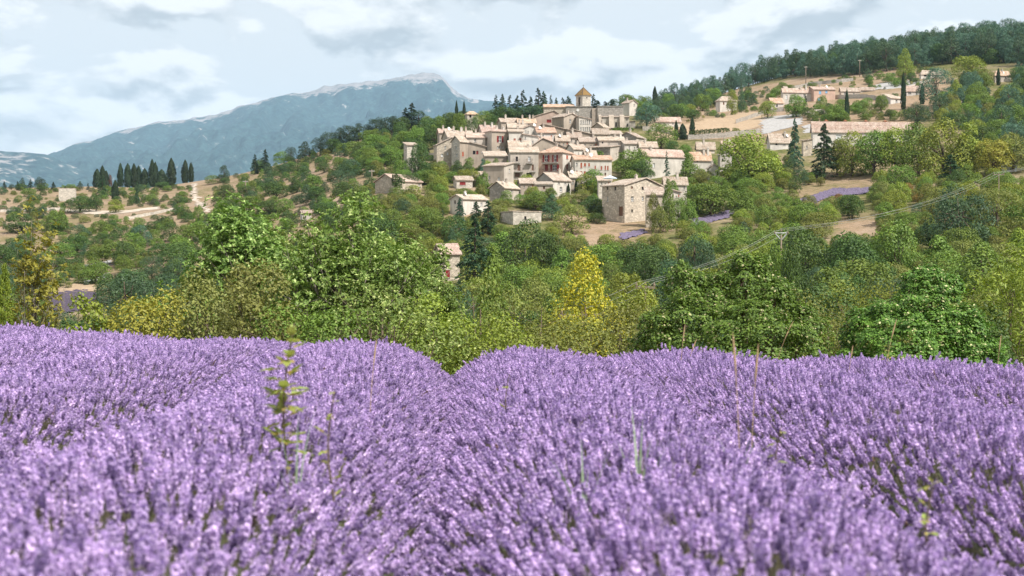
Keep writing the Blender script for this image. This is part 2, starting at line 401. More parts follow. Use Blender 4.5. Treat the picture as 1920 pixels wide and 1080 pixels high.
def build_terrain():
    ys = np.concatenate([np.arange(-40, 8, 2.0), np.arange(8, 24, 0.5), np.geomspace(24, 3000, 330)])
    s = np.linspace(-1, 1, 421); X = np.empty((len(ys), len(s))); Yg = np.repeat(ys[:, None], len(s), 1)
    X = s[None, :] * (40 + 0.62 * np.maximum(Yg, 0)); Z = ground_z(X, Yg)
    v = np.stack([X.ravel(), Yg.ravel(), Z.ravel()], 1); n, mm = X.shape
    i = (np.arange(n - 1)[:, None] * mm + np.arange(mm - 1)[None, :]).ravel()
    f = np.stack([i, i + 1, i + mm + 1, i + mm], 1)
    me = mesh_from('ground', v, f, ground_material(), True)
    px = 960 + F * v[:, 0] / np.maximum(v[:, 1], 1); py = HZ - F * v[:, 2] / np.maximum(v[:, 1], 1)
    dry = np.full(len(v), 0.18)
    for poly, val in DRY:
        q = inside(poly, px, py) & (v[:, 1] > 180); dry[q] = val
    D = dry.reshape(n, mm)
    for _ in range(2): D[1:-1, 1:-1] = (D[:-2, 1:-1] + D[2:, 1:-1] + D[1:-1, :-2] + D[1:-1, 2:] + D[1:-1, 1:-1] * 2) / 6
    a = me.attributes.new('dry', 'FLOAT', 'POINT'); a.data.foreach_set('value', D.ravel().astype(np.float32))
    tag(obj('ground', me), kind='structure')
build_terrain()

# ---------------------------------------------------------------- mountains
def mountain_material():
    m, N, K, out = new_mat('hazed_forest_limestone')
    at_ = N('ShaderNodeAttribute'); at_.attribute_name = 'rock'; geo = N('ShaderNodeNewGeometry'); p = geo.outputs['Position']
    n1 = n_noise(N, K, p, 0.0024, 7.0, 0.68); n2 = n_noise(N, K, p, 0.012, 7.0, 0.72); n3 = n_noise(N, K, p, 0.035, 4.0, 0.6)
    wood = n_mix(N, K, n_range(N, K, n2, 0.35, 0.65), (.010, .030, .036), (.038, .078, .078)); wood = n_hsv(N, K, wood, v=n_range(N, K, n3, 0.32, 0.68, 0.45, 1.6))  # blue of the distant haze is mixed into the forest colour
    rock = n_mix(N, K, n_range(N, K, n2, 0.3, 0.7), (.13, .12, .118), (.34, .31, .30))
    s = N('ShaderNodeMath'); s.operation = 'ADD'; K(at_.outputs['Fac'], s.inputs[0]); K(n_range(N, K, n1, 0.3, 0.7, -0.5, 0.5), s.inputs[1])
    s2 = N('ShaderNodeMath'); s2.operation = 'ADD'; K(s.outputs[0], s2.inputs[0]); K(n_range(N, K, n2, 0.3, 0.7, -0.75, 0.75), s2.inputs[1])
    n_bsdf(N, K, out, n_mix(N, K, n_range(N, K, s2.outputs[0], 0.50, 0.66), wood, rock), 0.95, 0.05, n2, 0.8, 12.0); return m
MM = mountain_material()
def mountain(name, ridge, yr, yf, yb, seed, rough, rock_fn, du=0.0022, ny=150):
    rp = np.array([r[0] for r in ridge], float); rq = np.array([r[1] for r in ridge], float)
    u = np.arange(kx(rp[0]), kx(rp[-1]), du); t = np.concatenate([np.linspace(0, 1, ny), 1 + np.linspace(0.03, 1, 30)])
    U, Tt = np.meshgrid(u, t); Y = np.where(Tt <= 1, yf + (yr - yf) * Tt, yr + (yb - yr) * (Tt - 1))
    X = U * yr * (0.55 + 0.45 * Y / yr)
    zr = (HZ - np.interp(960 + F * U, rp, rq)) / F * yr
    prof = np.where(Tt <= 1, 0.30 * Tt + 0.70 * Tt ** 1.9, np.maximum(0.05, 1 - 0.9 * (Tt - 1)))
    gul = np.abs(fbm(X / 560.0 + Y / 3400.0, Y / 2300.0, 5, seed, .58)) * 2
    Z = zr * prof + np.where(Tt <= 1, 1, 0.6) * (zr * rough * (0.30 - gul) * np.clip(4 * Tt * (1.04 - Tt), 0, 1) + fbm(X / 210.0, Y / 210.0, 4, seed + 5) * 55 * np.clip((1.06 - Tt) * 3, 0.12, 1)) - 60 * (1 - np.clip(Tt, 0, 1))
    v = np.stack([X.ravel(), Y.ravel(), Z.ravel()], 1); n, mm = X.shape
    i = (np.arange(n - 1)[:, None] * mm + np.arange(mm - 1)[None, :]).ravel(); f = np.stack([i, i + 1, i + mm + 1, i + mm], 1)
    me = mesh_from(name, v, f, MM, True)
    a = me.attributes.new('rock', 'FLOAT', 'POINT'); a.data.foreach_set('value', rock_fn(960 + F * U, Tt, gul).ravel().astype(np.float32))
    return tag(obj(name, me), kind='structure')
RIDGE = [(-900, 335), (-300, 322), (0, 316), (60, 300), (85, 293), (120, 281), (170, 265), (270, 239), (350, 222), (430, 203), (520, 186), (600, 169), (680, 158), (722, 156), (760, 149), (790, 143), (812, 142), (828, 150), (845, 162), (870, 177), (920, 193), (1000, 206), (1200, 235), (1500, 270), (2000, 320), (2600, 350)]
def rock_main(px, t, g):
    r = np.full(px.shape, -0.12); crest = np.interp(px, [0, 90, 350, 520, 640, 820, 870, 960], [0.3, .5, .55, .60, .95, 1.0, .6, .05])
    low = np.interp(px, [0, 350, 560, 660, 820, 900], [0.95, 0.955, 0.955, 0.925, 0.915, 0.98])
    r = r + crest * np.clip((t - low) / 0.05, 0, 1) + 0.45 * np.clip((t - 0.965) / 0.025, 0, 1) * (px < 900)
    return r + 0.26 * np.clip((0.35 - t) * 3, 0, 1) * (px < 420)
mountain('mountain', RIDGE, 13000, 5200, 16500, 21, 0.5, rock_main)
LEFTR = [(-900, 300), (-400, 272), (-120, 276), (0, 283), (40, 285), (84, 292), (110, 303), (160, 322), (230, 345), (330, 372), (500, 395), (800, 410)]
mountain('foothill', LEFTR, 9000, 4200, 11000, 33, 0.35, lambda px, t, g: 0.16 + 0.2 * np.clip((t - 0.8) * 4, 0, 1) + 0.08 * (px < 80))

# ---------------------------------------------------------------- haze
def build_haze():
    mb = MB(); mb.box(-17000, 17000, -150, 17500, -130, 1850)
    m = bpy.data.materials.new('haze'); m.use_nodes = True; nt = m.node_tree; nt.nodes.clear()
    out = nt.nodes.new('ShaderNodeOutputMaterial'); v = nt.nodes.new('ShaderNodeVolumePrincipled')
    v.inputs['Color'].default_value = (0.52, 0.76, 1.0, 1); v.inputs['Density'].default_value = 0.00004; v.inputs['Anisotropy'].default_value = 0.0
    nt.links.new(v.outputs[0], out.inputs['Volume'])
    tag(mb.build('haze', m), 'pale blue summer haze hanging over the whole valley', 'haze', kind='stuff')
build_haze()

# ---------------------------------------------------------------- lavender field in front
def lavender_mats():
    m, N, K, out = new_mat('lavender_petals'); geo = N('ShaderNodeNewGeometry'); oi = N('ShaderNodeObjectInfo')
    c = n_mix(N, K, geo.outputs['Random Per Island'], (.29, .18, .46), (.83, .645, .97))
    c = n_hsv(N, K, c, h=n_range(N, K, oi.outputs['Random'], 0, 1, 0.485, 0.515), s=n_range(N, K, oi.outputs['Random'], 0, 1, 1.05, 0.8), v=n_range(N, K, oi.outputs['Random'], 0, 1, 0.72, 1.28))
    p = N('ShaderNodeBsdfPrincipled'); p.inputs['Roughness'].default_value = 0.7; p.inputs['Specular IOR Level'].default_value = 0.15; K(c, p.inputs['Base Color'])
    t = N('ShaderNodeBsdfTranslucent'); K(c, t.inputs['Color'])
    mx = N('ShaderNodeMixShader'); mx.inputs[0].default_value = 0.3; K(p.outputs[0], mx.inputs[1]); K(t.outputs[0], mx.inputs[2]); K(mx.outputs[0], out.inputs[0])
    M['petal'] = m
    M['calyx'] = plain_mat('lavender_calyx', (.13, .075, .18), 0.8)
    M['stem'] = plain_mat('lavender_stem', (.17, .155, .10), 0.8)
    M['lleaf'] = plain_mat('lavender_leaves', (.07, .075, .05), 0.8)
    M['sprig'] = plain_mat('green_sprig', (.17, .23, .07), 0.8)
    M['wither'] = plain_mat('withered_floret', (.26, .17, .14), 0.8)
lavender_mats()
def leaf_quads(c, t, n, L, W, fold=0.15):
    """diamond leaves: centres c, long axis t, normal n"""
    b = np.cross(n, t); b /= np.linalg.norm(b, axis=1, keepdims=True) + 1e-9
    L = np.broadcast_to(np.asarray(L, float).reshape(-1, 1), (len(c), 1)); W = np.broadcast_to(np.asarray(W, float).reshape(-1, 1), (len(c), 1))
    v = np.stack([c - t * L / 2, c + b * W / 2 + n * W * fold - t * L * 0.08, c + t * L / 2, c - b * W / 2 + n * W * fold - t * L * 0.08], 1).reshape(-1, 3)
    return v, np.arange(len(v)).reshape(-1, 4)
def unit(a): return a / (np.linalg.norm(a, axis=-1, keepdims=True) + 1e-9)
def perp(n, r):
    t = r.normal(size=n.shape); t -= n * (t * n).sum(1, keepdims=True); return unit(t)
def spike_mesh(seed, green=False, thick=False):
    r = np.random.default_rng(100 + seed); V = []; Fc = []; mi = []
    def add(v, f, k):
        o = sum(len(x) for x in V); V.append(np.asarray(v, float)); Fc.extend([tuple(int(i) + o for i in q) for q in f]); mi.extend([k] * len(f))
    H = 0.30 if not green else 0.2
    bend = r.normal(0, 0.018, 2)
    def axis(z): return np.array([bend[0] * (z / H) ** 2, bend[1] * (z / H) ** 2, z])
    st = MB(); st.tube([axis(0), axis(H * .5), axis(H * 0.82)], [.0014, .0012, .001], 3, False); add(st.v, st.f, 1)
    if green:
        n = 16; z = r.uniform(0.02, H, n); c = np.array([axis(q) for q in z]); a = r.uniform(0, 2 * PI, n)
        t = unit(np.stack([np.cos(a) * .6, np.sin(a) * .6, np.full(n, .8)], 1)); nn = perp(t, r)
        v, f = leaf_quads(c + t * .02, t, nn, .045, .005); add(v, f, 3)
    else:
        hl = r.uniform(.048, .070); z0 = H - hl; core = MB(); core.tube([axis(z0), axis(z0 + hl * .5), axis(H)], [.0035, .0042, .0015], 5); add(core.v, core.f, 2)
        nw = 7
        for k in range(nw):
            z = z0 + hl * (k + r.uniform(-.2, .2)) / nw + .006; rad = .0078 * (1.12 - 0.55 * abs(k / nw - .35) * 1.6); m = 7
            a = 2 * PI * (np.arange(m) + r.uniform()) / m + r.normal(0, .25, m)
            d = unit(np.stack([np.cos(a), np.sin(a), r.uniform(.15, 1.0, m)], 1)); c = axis(z) + d * rad * r.uniform(.7, 1.25, (m, 1))
            nn = unit(d + r.normal(0, .5, (m, 3))); t = perp(nn, r)
            v, f = leaf_quads(c, t, nn, .0138 * r.uniform(.75, 1.25, m), .0096, .3); add(v, f, 0)
        if r.uniform() < .5: add(*leaf_quads(np.array([axis(z0 - .03)]), np.array([[.7, .2, .6]]), np.array([[0., -1, .3]]), .02, .006), 0)
    me = mesh_from('lavender_sprig', np.concatenate(V), [tuple(q) for q in Fc]) if False else None
    me = bpy.data.meshes.new('lavender_sprig'); me.from_pydata([tuple(p) for p in np.concatenate(V)], [], Fc)
    for k in ('petal', 'stem', 'calyx', 'lleaf'): me.materials.append(M['sprig'] if green and k == 'lleaf' else M[k] if not thick or k != 'petal' else M['wither'])
    me.polygons.foreach_set('material_index', np.array(mi, dtype=np.int32)); me.update(); return me
SPRIGS = bpy.data.collections.new('lavender_sprigs')      # source meshes only; not in the scene itself
NSP = 8
for k in range(NSP + 3):
    o = bpy.data.objects.new('lavender_sprig_%02d' % k, spike_mesh(k, green=NSP <= k < NSP + 2, thick=k == NSP + 2)); SPRIGS.objects.link(o)
def instancer():
    ng = bpy.data.node_groups.new('grow_sprigs', 'GeometryNodeTree')
    ng.interface.new_socket('Geometry', in_out='INPUT', socket_type='NodeSocketGeometry'); ng.interface.new_socket('Geometry', in_out='OUTPUT', socket_type='NodeSocketGeometry')
    N = ng.nodes.new; K = ng.links.new
    gi = N('NodeGroupInput'); go = N('NodeGroupOutput'); ci = N('GeometryNodeCollectionInfo'); ip = N('GeometryNodeInstanceOnPoints')
    ci.inputs['Collection'].default_value = SPRIGS; ci.inputs['Separate Children'].default_value = True; ci.inputs['Reset Children'].default_value = True
    def attr(nm, ty):
        a = N('GeometryNodeInputNamedAttribute'); a.data_type = ty; a.inputs['Name'].default_value = nm; return a.outputs['Attribute']
    K(gi.outputs[0], ip.inputs['Points']); K(ci.outputs[0], ip.inputs['Instance']); ip.inputs['Pick Instance'].default_value = True
    K(attr('idx', 'INT'), ip.inputs['Instance Index']); K(attr('rot', 'FLOAT_VECTOR'), ip.inputs['Rotation']); K(attr('scl', 'FLOAT'), ip.inputs['Scale'])
    K(ip.outputs[0], go.inputs[0]); return ng
GROW = instancer()
ROW_SP, ROW_W, ROW_DX = 1.86, 0.95, -0.036
def row_x(k, y): return 0.81 + ROW_SP * k + ROW_DX * y
def mound(s):  # s: -1..1 across the row
    a = np.abs(s); return -0.44 * a ** 2.1
def row_top(k, s, y):
    x = row_x(k, y) + s * ROW_W
    lump = fbm(x / 0.55, y / 0.55, 2, 40 + k) * 0.09 + fbm(x / 2.2, y / 2.2, 2, 60) * 0.10
    d = field_end(np.clip(x / np.maximum(y, 6), -.6, .6)) - y
    deep = 1 - (0.9 if k < 0 else 0.75) * np.clip((y - 8) / 6, 0, 1) * (1 - ((k == -1) & (s > 0)) - ((k == 0) & (s < 0)))
    endf = -0.30 * np.clip(1 - d / 0.9, 0, 1.3) ** 2
    return x, top_plane(x, y) + mound(s) * deep + lump + endf, d
ROWLAB = {-6: 'faint farthest lavender row past the weedy rows, by the young pine', 5: 'corner strip of lavender at the very edge of the field',-5: 'outermost lavender row visible at the far end by the sapling hedge', -4: 'lavender row two beyond the weedy row, reaching the slim yellow tree',
          -3: 'lavender row next but one to the deep furrow, under the yellow green sapling', -2: 'lavender row beside the row with the tall leafy weed',
          -1: 'broad lavender row with the tall leafy weed growing in it', 0: 'lavender row with the tuft of blue green grass in its middle',
          1: 'lavender row in front of the creeper mounds with two tall dry stalks', 2: 'lavender row below the smaller creeper mound, dry stalks at its end',
          3: 'last lavender row, below the willowy bush at the field edge', 4: 'lavender row at the field corner below the willowy bush'}
def lavender_row(k):
    r = np.random.default_rng(500 + k)
    y = np.arange(1.2, 25, 0.1); s = np.linspace(-1, 1, 25); S, Yg = np.meshgrid(s, y); X, Z, D = row_top(k, S, Yg)
    ok = (D > -0.15) & (np.abs(X) < 0.50 * Yg + 3.0)
    if ok.sum() < 60: return
    root = empty('lavender_row', (row_x(k, 8.0), 8.0, gz(row_x(k, 8.0), 8.0)))
    tag(root, ROWLAB[k], 'lavender row', 'lavender rows in the field')
    o3 = np.array(root.location)
    v = np.stack([X.ravel(), Yg.ravel(), (Z - 0.24 - 0.06 * np.abs(S)).ravel()], 1) - o3; n, mm = X.shape
    i = (np.arange(n - 1)[:, None] * mm + np.arange(mm - 1)[None, :]); cell = ok[:-1, :-1] & ok[1:, :-1] & ok[:-1, 1:] & ok[1:, 1:]; i = i[cell]
    fo = obj('leaf_mound', mesh_from('leaf_mound', v, np.stack([i, i + 1, i + mm + 1, i + mm], 1), M['lleaf'], True), root)
    # sprigs
    n = int(2 * ROW_W * 24 * 520); s = r.uniform(-1.0, 1.0, n); y = 1.2 + 24 * r.uniform(0, 1, n); x, z, d = row_top(k, s, y)
    keep = (d > 0) & (np.abs(x) < 0.50 * y + 3.0); thin = r.uniform(0, 1, n) < np.clip(1.15 - fbm(x / .3, y / .3, 2, 90) * 0.0 - 0.25 * np.abs(s) ** 3, .5, 1)
    bald = fbm(x / 0.45, y / 0.45, 2, 200 + k) > 0.30
    keep &= thin & ~bald; s, x, y, z = s[keep], x[keep], y[keep], z[keep]; n = len(x)
    lean = np.stack([1.05 * s * np.abs(s) ** 0.4 + r.normal(0, .13, n), r.normal(0, .13, n) - 0.12, np.ones(n)], 1); ax = unit(lean)
    scl = r.normal(1.0, 0.13, n).clip(.7, 1.35); kind = r.integers(0, NSP, n); q = r.uniform(0, 1, n)
    kind[q < 0.05] = NSP + (q[q < 0.05] * 40).astype(int) % 2; kind[(q > 0.05) & (q < 0.056)] = NSP + 2
    hgt = np.where(kind >= NSP, -0.05, 0.0) + r.normal(0, 0.035, n) - np.where(r.uniform(0, 1, n) < .3, r.uniform(0, .12, n), 0)
    base = np.stack([x, y, z + hgt], 1) - ax * (0.26 * scl)[:, None] + np.array([0, 0, 0.02]) - o3
    rot = np.stack([np.arcsin(np.clip(-ax[:, 1], -1, 1)), np.arctan2(ax[:, 0], ax[:, 2]), np.zeros(n)], 1)
    # XYZ euler: Ry then Rx order differs little for these small leans; spin comes from the variety of sprigs
    me = bpy.data.meshes.new('flower_spikes'); me.vertices.add(n); me.vertices.foreach_set('co', base.astype(np.float32).ravel())
    for nm, ty, val in (('rot', 'FLOAT_VECTOR', rot), ('scl', 'FLOAT', scl), ('idx', 'INT', kind)):
        a = me.attributes.new(nm, ty, 'POINT'); a.data.foreach_set('vector' if ty == 'FLOAT_VECTOR' else 'value', np.ascontiguousarray(val, dtype=np.int32 if ty == 'INT' else np.float32).ravel())
    sp = obj('flower_spikes', me, root); sp['kind'] = 'stuff'
    md = sp.modifiers.new('grow', 'NODES'); md.node_group = GROW
for k in range(-6, 6): lavender_row(k)

# ---------------------------------------------------------------- tree shapes (unit size: height 1, width 1)
def blobs_crown(seed, nleaf, nblob, z0, z1, shape='round', leaf=(0.07, 0.045), rmin=.16, rmax=.27, fill=0.12, upn=0.5, dims=None):
    r = np.random.default_rng(seed); zc, zh = (z0 + z1) / 2, (z1 - z0) / 2
    d = unit(r.normal(size=(nblob, 3))); rad = r.uniform(rmin, rmax, nblob)
    if shape == 'dome': d[:, 2] = np.abs(d[:, 2]) * 1.0
    q = r.uniform(.45, 1.0, (nblob, 1)) ** .5
    c = d * q * np.array([1, 1, 1]) * (1 - rad[:, None] / .55)
    if shape == 'cone':
        h = (np.arange(nblob) + r.uniform(0, 1, nblob)) / nblob; a = r.uniform(0, 2 * PI, nblob); rr = (1 - h) ** .85 * .8 * r.uniform(.25, 1, nblob); rad = rad * (1.05 - .6 * h)
        c = np.stack([rr * np.cos(a), rr * np.sin(a), h * 1.7 - .85], 1)
    C = np.stack([c[:, 0] * .5, c[:, 1] * .5, (c[:, 2] * (z1 - z0) if shape == 'dome' else zc + c[:, 2] * zh)], 1)
    if shape == 'dome': C[:, 2] += z0
    w = rad ** 2; k = r.choice(nblob, nleaf, p=w / w.sum()); dd = unit(r.normal(size=(nleaf, 3))); dd[:, 2] = np.where(dd[:, 2] < -.35, -dd[:, 2] * .7, dd[:, 2]); dd = unit(dd)
    vs = np.stack([rad, rad, rad * (z1 - z0) * .85], 1)
    p = C[k] + dd * vs[k] * r.uniform(.72, 1.06, (nleaf, 1))
    p += r.normal(0, .012, p.shape)
    inner = np.zeros(nleaf, bool)
    for j in range(nblob):
        inner |= (k != j) & ((((p - C[j]) / vs[j]) ** 2).sum(1) < .62)
    keep = ~inner | (r.uniform(0, 1, nleaf) < fill); p, dd = p[keep], dd[keep]
    n = unit(dd + np.array([0, 0, upn]) + r.normal(0, .45, dd.shape)); t = perp(n, r); L = leaf[0] * r.uniform(.65, 1.3, len(p))
    p[:, 2] = np.maximum(p[:, 2], .02)
    rr = np.percentile(np.hypot(p[:, 0], p[:, 1]), 97); sc = np.array([.5 / rr, .5 / rr, 1.0]); p = p * sc; zt = np.percentile(p[:, 2], 99.3); zb = np.percentile(p[:, 2], .5) if shape != 'dome' else 0
    p[:, 2] = z0 + (p[:, 2] - zb) * (z1 - z0) / (zt - zb); C = C * sc; C[:, 2] = z0 + (C[:, 2] - zb) * (z1 - z0) / (zt - zb)
    if dims is not None: p = p * np.array(dims); n = unit(n / np.array(dims))
    t = perp(n, r)
    return leaf_quads(p, t, n, L, L * leaf[1] / leaf[0]), C
def rosette_crown(seed, nros, nblob, z0, z1, leaf=.055, m=11, rmin=.12, rmax=.22, dims=None):
    r = np.random.default_rng(seed)
    d = unit(r.normal(size=(nblob, 3))); d[:, 2] = np.where(d[:, 2] < -.5, -d[:, 2], d[:, 2]); rad = r.uniform(rmin, rmax, nblob); q = r.uniform(.25, 1.25, (nblob, 1)) ** .5
    lobe = 1 + .16 * np.sin(3 * np.arctan2(d[:, 1], d[:, 0]) + seed) + .12 * np.sin(5 * d[:, 2] + seed); c = d * q * (1 - rad[:, None] / .6) * lobe[:, None]; C = np.stack([c[:, 0] * .5, c[:, 1] * .5, (z0 + z1) / 2 + c[:, 2] * (z1 - z0) / 2], 1)
    k = r.choice(nblob, nros, p=rad ** 2 / (rad ** 2).sum()); dd = unit(r.normal(size=(nros, 3)) + np.array([0, 0, .45])); p = C[k] + dd * rad[k][:, None] * r.uniform(.35, 1.12, (nros, 1)) * np.array([1, 1, (z1 - z0)])
    if dims is not None: p = p * np.array(dims)
    ax = unit(dd + np.array([0, 0, .5]) + r.normal(0, .3, dd.shape)); a1 = perp(ax, r); a2 = np.cross(ax, a1)
    ph = r.uniform(0, 2 * PI, (nros, m)); el = r.uniform(-.25, .75, (nros, m))[..., None]
    t = unit(np.cos(ph)[..., None] * a1[:, None] + np.sin(ph)[..., None] * a2[:, None] + el * ax[:, None]); L = leaf * r.uniform(.6, 1.3, (nros, m, 1))
    cc = (p[:, None] + t * L * .6).reshape(-1, 3); t = t.reshape(-1, 3); n = np.repeat(ax, m, 0) + r.normal(0, .3, t.shape); n = unit(n - t * (n * t).sum(1, keepdims=True)); L = L.reshape(-1)
    return leaf_quads(cc, t, n, L, L * .48, .2), C
def conifer_crown(seed, nbr, needles, z0=.08, slim=1.0, droop=.25, top=1.0, leaf=(.075, .016)):
    r = np.random.default_rng(seed); P = []; Tn = []
    for i in range(nbr):
        h = (i + r.uniform()) / nbr; h = z0 + (top - z0) * h ** .9; R = .5 * slim * (1 - (h - z0) / (1.02 - z0)) ** .78 * r.uniform(.62, 1.08) + .012; a = r.uniform(0, 2 * PI)
        s = r.uniform(.12, 1, needles) ** .75; side = r.normal(0, .10, needles) * R * (1.1 - .6 * s) * 2
        dx, dy = math.cos(a), math.sin(a)
        P.append(np.stack([dx * s * R - dy * side, dy * s * R + dx * side, h + R * (.12 * s - droop * s * s) + r.normal(0, .006, needles)], 1))
        Tn.append(np.stack([dx + r.normal(0, .5, needles), dy + r.normal(0, .5, needles), r.normal(-.05, .35, needles)], 1))
    p = np.concatenate(P); t = unit(np.concatenate(Tn)); up = unit(np.array([0, 0, 1.0]) + r.normal(0, .45, p.shape)); n = unit(up - t * (up * t).sum(1, keepdims=True))
    L = leaf[0] * r.uniform(.6, 1.25, len(p)) * np.clip(1.15 - p[:, 2] * .5, .5, 1)
    return leaf_quads(p, t, n, L, L * leaf[1] / leaf[0] * 1.6, .1), None
def cypress_crown(seed, n, fat=1.0):
    r = np.random.default_rng(seed); h = r.uniform(0, 1, n) ** .85; prof = np.interp(h, [0, .06, .25, .5, .75, .92, 1], [.28, .42, .5, .46, .33, .16, .02]) * fat
    a = r.uniform(0, 2 * PI, n); lump = 1 + .16 * np.sin(a * 3 + h * 9 + seed) + .10 * np.sin(a * 5 - h * 23); rr = prof * lump * r.uniform(.62, 1.04, n)
    p = np.stack([rr * np.cos(a), rr * np.sin(a), .03 + h * .97], 1); o = np.stack([np.cos(a), np.sin(a), np.full(n, .25)], 1)
    nn = unit(o + r.normal(0, .4, o.shape)); t = unit(np.array([0, 0, 1.0]) + r.normal(0, .35, p.shape)); t = unit(t - nn * (t * nn).sum(1, keepdims=True))
    L = .055 * r.uniform(.7, 1.4, n); v, f = leaf_quads(p, t, nn, L, .11 * r.uniform(.6, 1.2, n), .1); return (v, f), None
def trunk_mesh(name, seed, ztop, r0, limbs=None, mat='bark', twigs=0):
    r = np.random.default_rng(seed); mb = MB(); b = r.normal(0, .02, 2)
    pts = [(0, 0, -.06), (b[0] * .4, b[1] * .4, ztop * .35), (b[0], b[1], ztop * .7), (b[0] * 1.3, b[1] * 1.3, ztop)]
    mb.tube(pts, [r0 * 1.25, r0 * .9, r0 * .65, r0 * .2], 6)
    if limbs is not None:
        for c in limbs:
            s0 = np.array(pts[1 + r.integers(0, 2)]); e = np.array(c); mid = s0 * .45 + e * .55 + np.array([0, 0, -.02]) + r.normal(0, .015, 3)
            mb.tube([s0, mid, e], [r0 * .5, r0 * .3, r0 * .1], 4)
            for _ in range(twigs):
                e2 = e + r.normal(0, .07, 3) + np.array([0, 0, .04]); mb.tube([mid * .5 + e * .5, e2], [r0 * .16, r0 * .05], 3, False)
    return mesh_from(name, mb.v, mb.f, M[mat], True)
PROTO = {}
def proto(key, crown, trunk, mat): 
    (v, f), C = crown; PROTO[key] = (trunk, mesh_from('crown', v, f, FM[mat])); return C
for i in range(5):
    cr = blobs_crown(10 + i, 10000, 36, (.05, .16, .04, .08, .06)[i], 1.0, leaf=(.040, .028), rmin=.11, rmax=.24); proto('round%d' % i, cr, trunk_mesh('trunk', i, .6, .035, cr[1][:9]), 'green')
for i in range(4):
    cr = blobs_crown(30 + i, 7000, 26, .0, .96, 'dome', leaf=(.050, .035), rmin=.13, rmax=.27); proto('bush%d' % i, cr, trunk_mesh('stem', 20 + i, .5, .03, cr[1][:6]), 'green')
for i in range(3):
    cr = blobs_crown(40 + i, 8000, 30, .06, 1.0, 'cone', leaf=(.042, .030), rmin=.14, rmax=.3); proto('cone%d' % i, cr, trunk_mesh('trunk', 30 + i, .8, .03, cr[1][:8]), 'green')
for i in range(3): proto('cypress%d' % i, cypress_crown(50 + i, 2600), trunk_mesh('trunk', 40 + i, .5, .06), 'cypress')
for i in range(3): proto('fir%d' % i, conifer_crown(60 + i, 90, 70, .06, .95, .3, leaf=(.06, .016)), trunk_mesh('trunk', 50 + i, .97, .03), 'pine')
for i in range(2): proto('spire%d' % i, conifer_crown(66 + i, 60, 40, .05, .8, .15, leaf=(.07, .02)), trunk_mesh('trunk', 55 + i, .98, .025), 'bluepine')
for i in range(4):
    cr = blobs_crown(70 + i, 8500, 38, .08, 1.0, ('round', 'cone')[i % 2], leaf=(.055, .014), rmin=.11, rmax=.21, upn=.2); proto('pine%d' % i, cr, trunk_mesh('trunk', 60 + i, .85, .028, cr[1][:10]), 'pine')

# big nearby plants get crowns of their own, with leaves of real size
def near_crown(key, w, h, seed):
    if key == 'walnut': return rosette_crown(seed, 5200, 66, .12, 1.0, .115, 11, .10, .19, (w, w, h)), .15
    if key == 'slim': return rosette_crown(seed, 560, 60, .05, 1.0, .12, 7, .07, .15, (w, w, h)), .1
    if key == 'shrub': return blobs_crown(seed, 26000, 44, .0, 1.0, 'dome', leaf=(.085, .05), rmin=.08, rmax=.19, fill=.12, dims=(w, w, h)), .08
    if key == 'gold': return blobs_crown(seed, 34000, 170, .02, 1.0, 'cone', leaf=(.10, .062), rmin=.07, rmax=.13, fill=.3, dims=(w, w, h)), .08
    if key == 'willow': return blobs_crown(seed, 24000, 80, .0, 1.0, 'round', leaf=(.15, .04), rmin=.08, rmax=.18, fill=.35, upn=.8, dims=(w, w, h)), .08
def near_plant(key, px, top, wpx, mat, label, Y, seed, cat=None):
    x = kx(px) * Y; z = gz(x, Y); h = kz(top) * Y - z; w = wpx * (1.6 if key == 'shrub' else 1) * Y / F; root = empty(KINDS[key], (x, Y, z), rng.uniform(0, 2 * PI)); tag(root, label, cat or KINDS[key].split('_')[-1])
    if key == 'nearpine': (v, f), C = conifer_crown(seed, 130, 120, .04, 1.0, -.1, leaf=(.05, .007)); v = v * np.array([w, w, h]); C = None
    else: ((v, f), C), _ = near_crown(key, w, h, seed)
    r = np.random.default_rng(seed); mb = MB(); b = r.normal(0, .02, 2) * w; r0 = .03 * w if key in ('walnut', 'willow') else .02 * w
    pts = [np.array(q) for q in ((0, 0, -.3), (b[0] * .4, b[1] * .4, h * .3), (b[0], b[1], h * .55), (b[0] * 1.3, b[1] * 1.3, h * .85))]; mb.tube(pts, [r0 * 1.2, r0 * .85, r0 * .6, r0 * .12], 7)
    if C is not None:
        Cw = C * np.array([w, w, h])
        for c in Cw[:48]:
            i = 1 if c[2] < h * .6 else 2; s0 = pts[i] * r.uniform(.7, 1.0); mid = s0 * .45 + c * .55 + r.normal(0, .12, 3) - np.array([0, 0, .15]); mb.tube([s0, mid, c], [r0 * .42, r0 * .26, r0 * .09], 5)
            for _ in range(4): e = c + r.normal(0, .5, 3) * np.array([1, 1, .8]) + np.array([0, 0, .25]); mb.tube([mid * .4 + c * .6, e], [r0 * .12, r0 * .03], 3, False)
    mb.build('stem' if key == 'shrub' else 'trunk', M['barkg' if key in ('walnut', 'slim') else 'bark'], root, True); obj('crown', mesh_from('crown', v, f, FM[mat]), root); return root
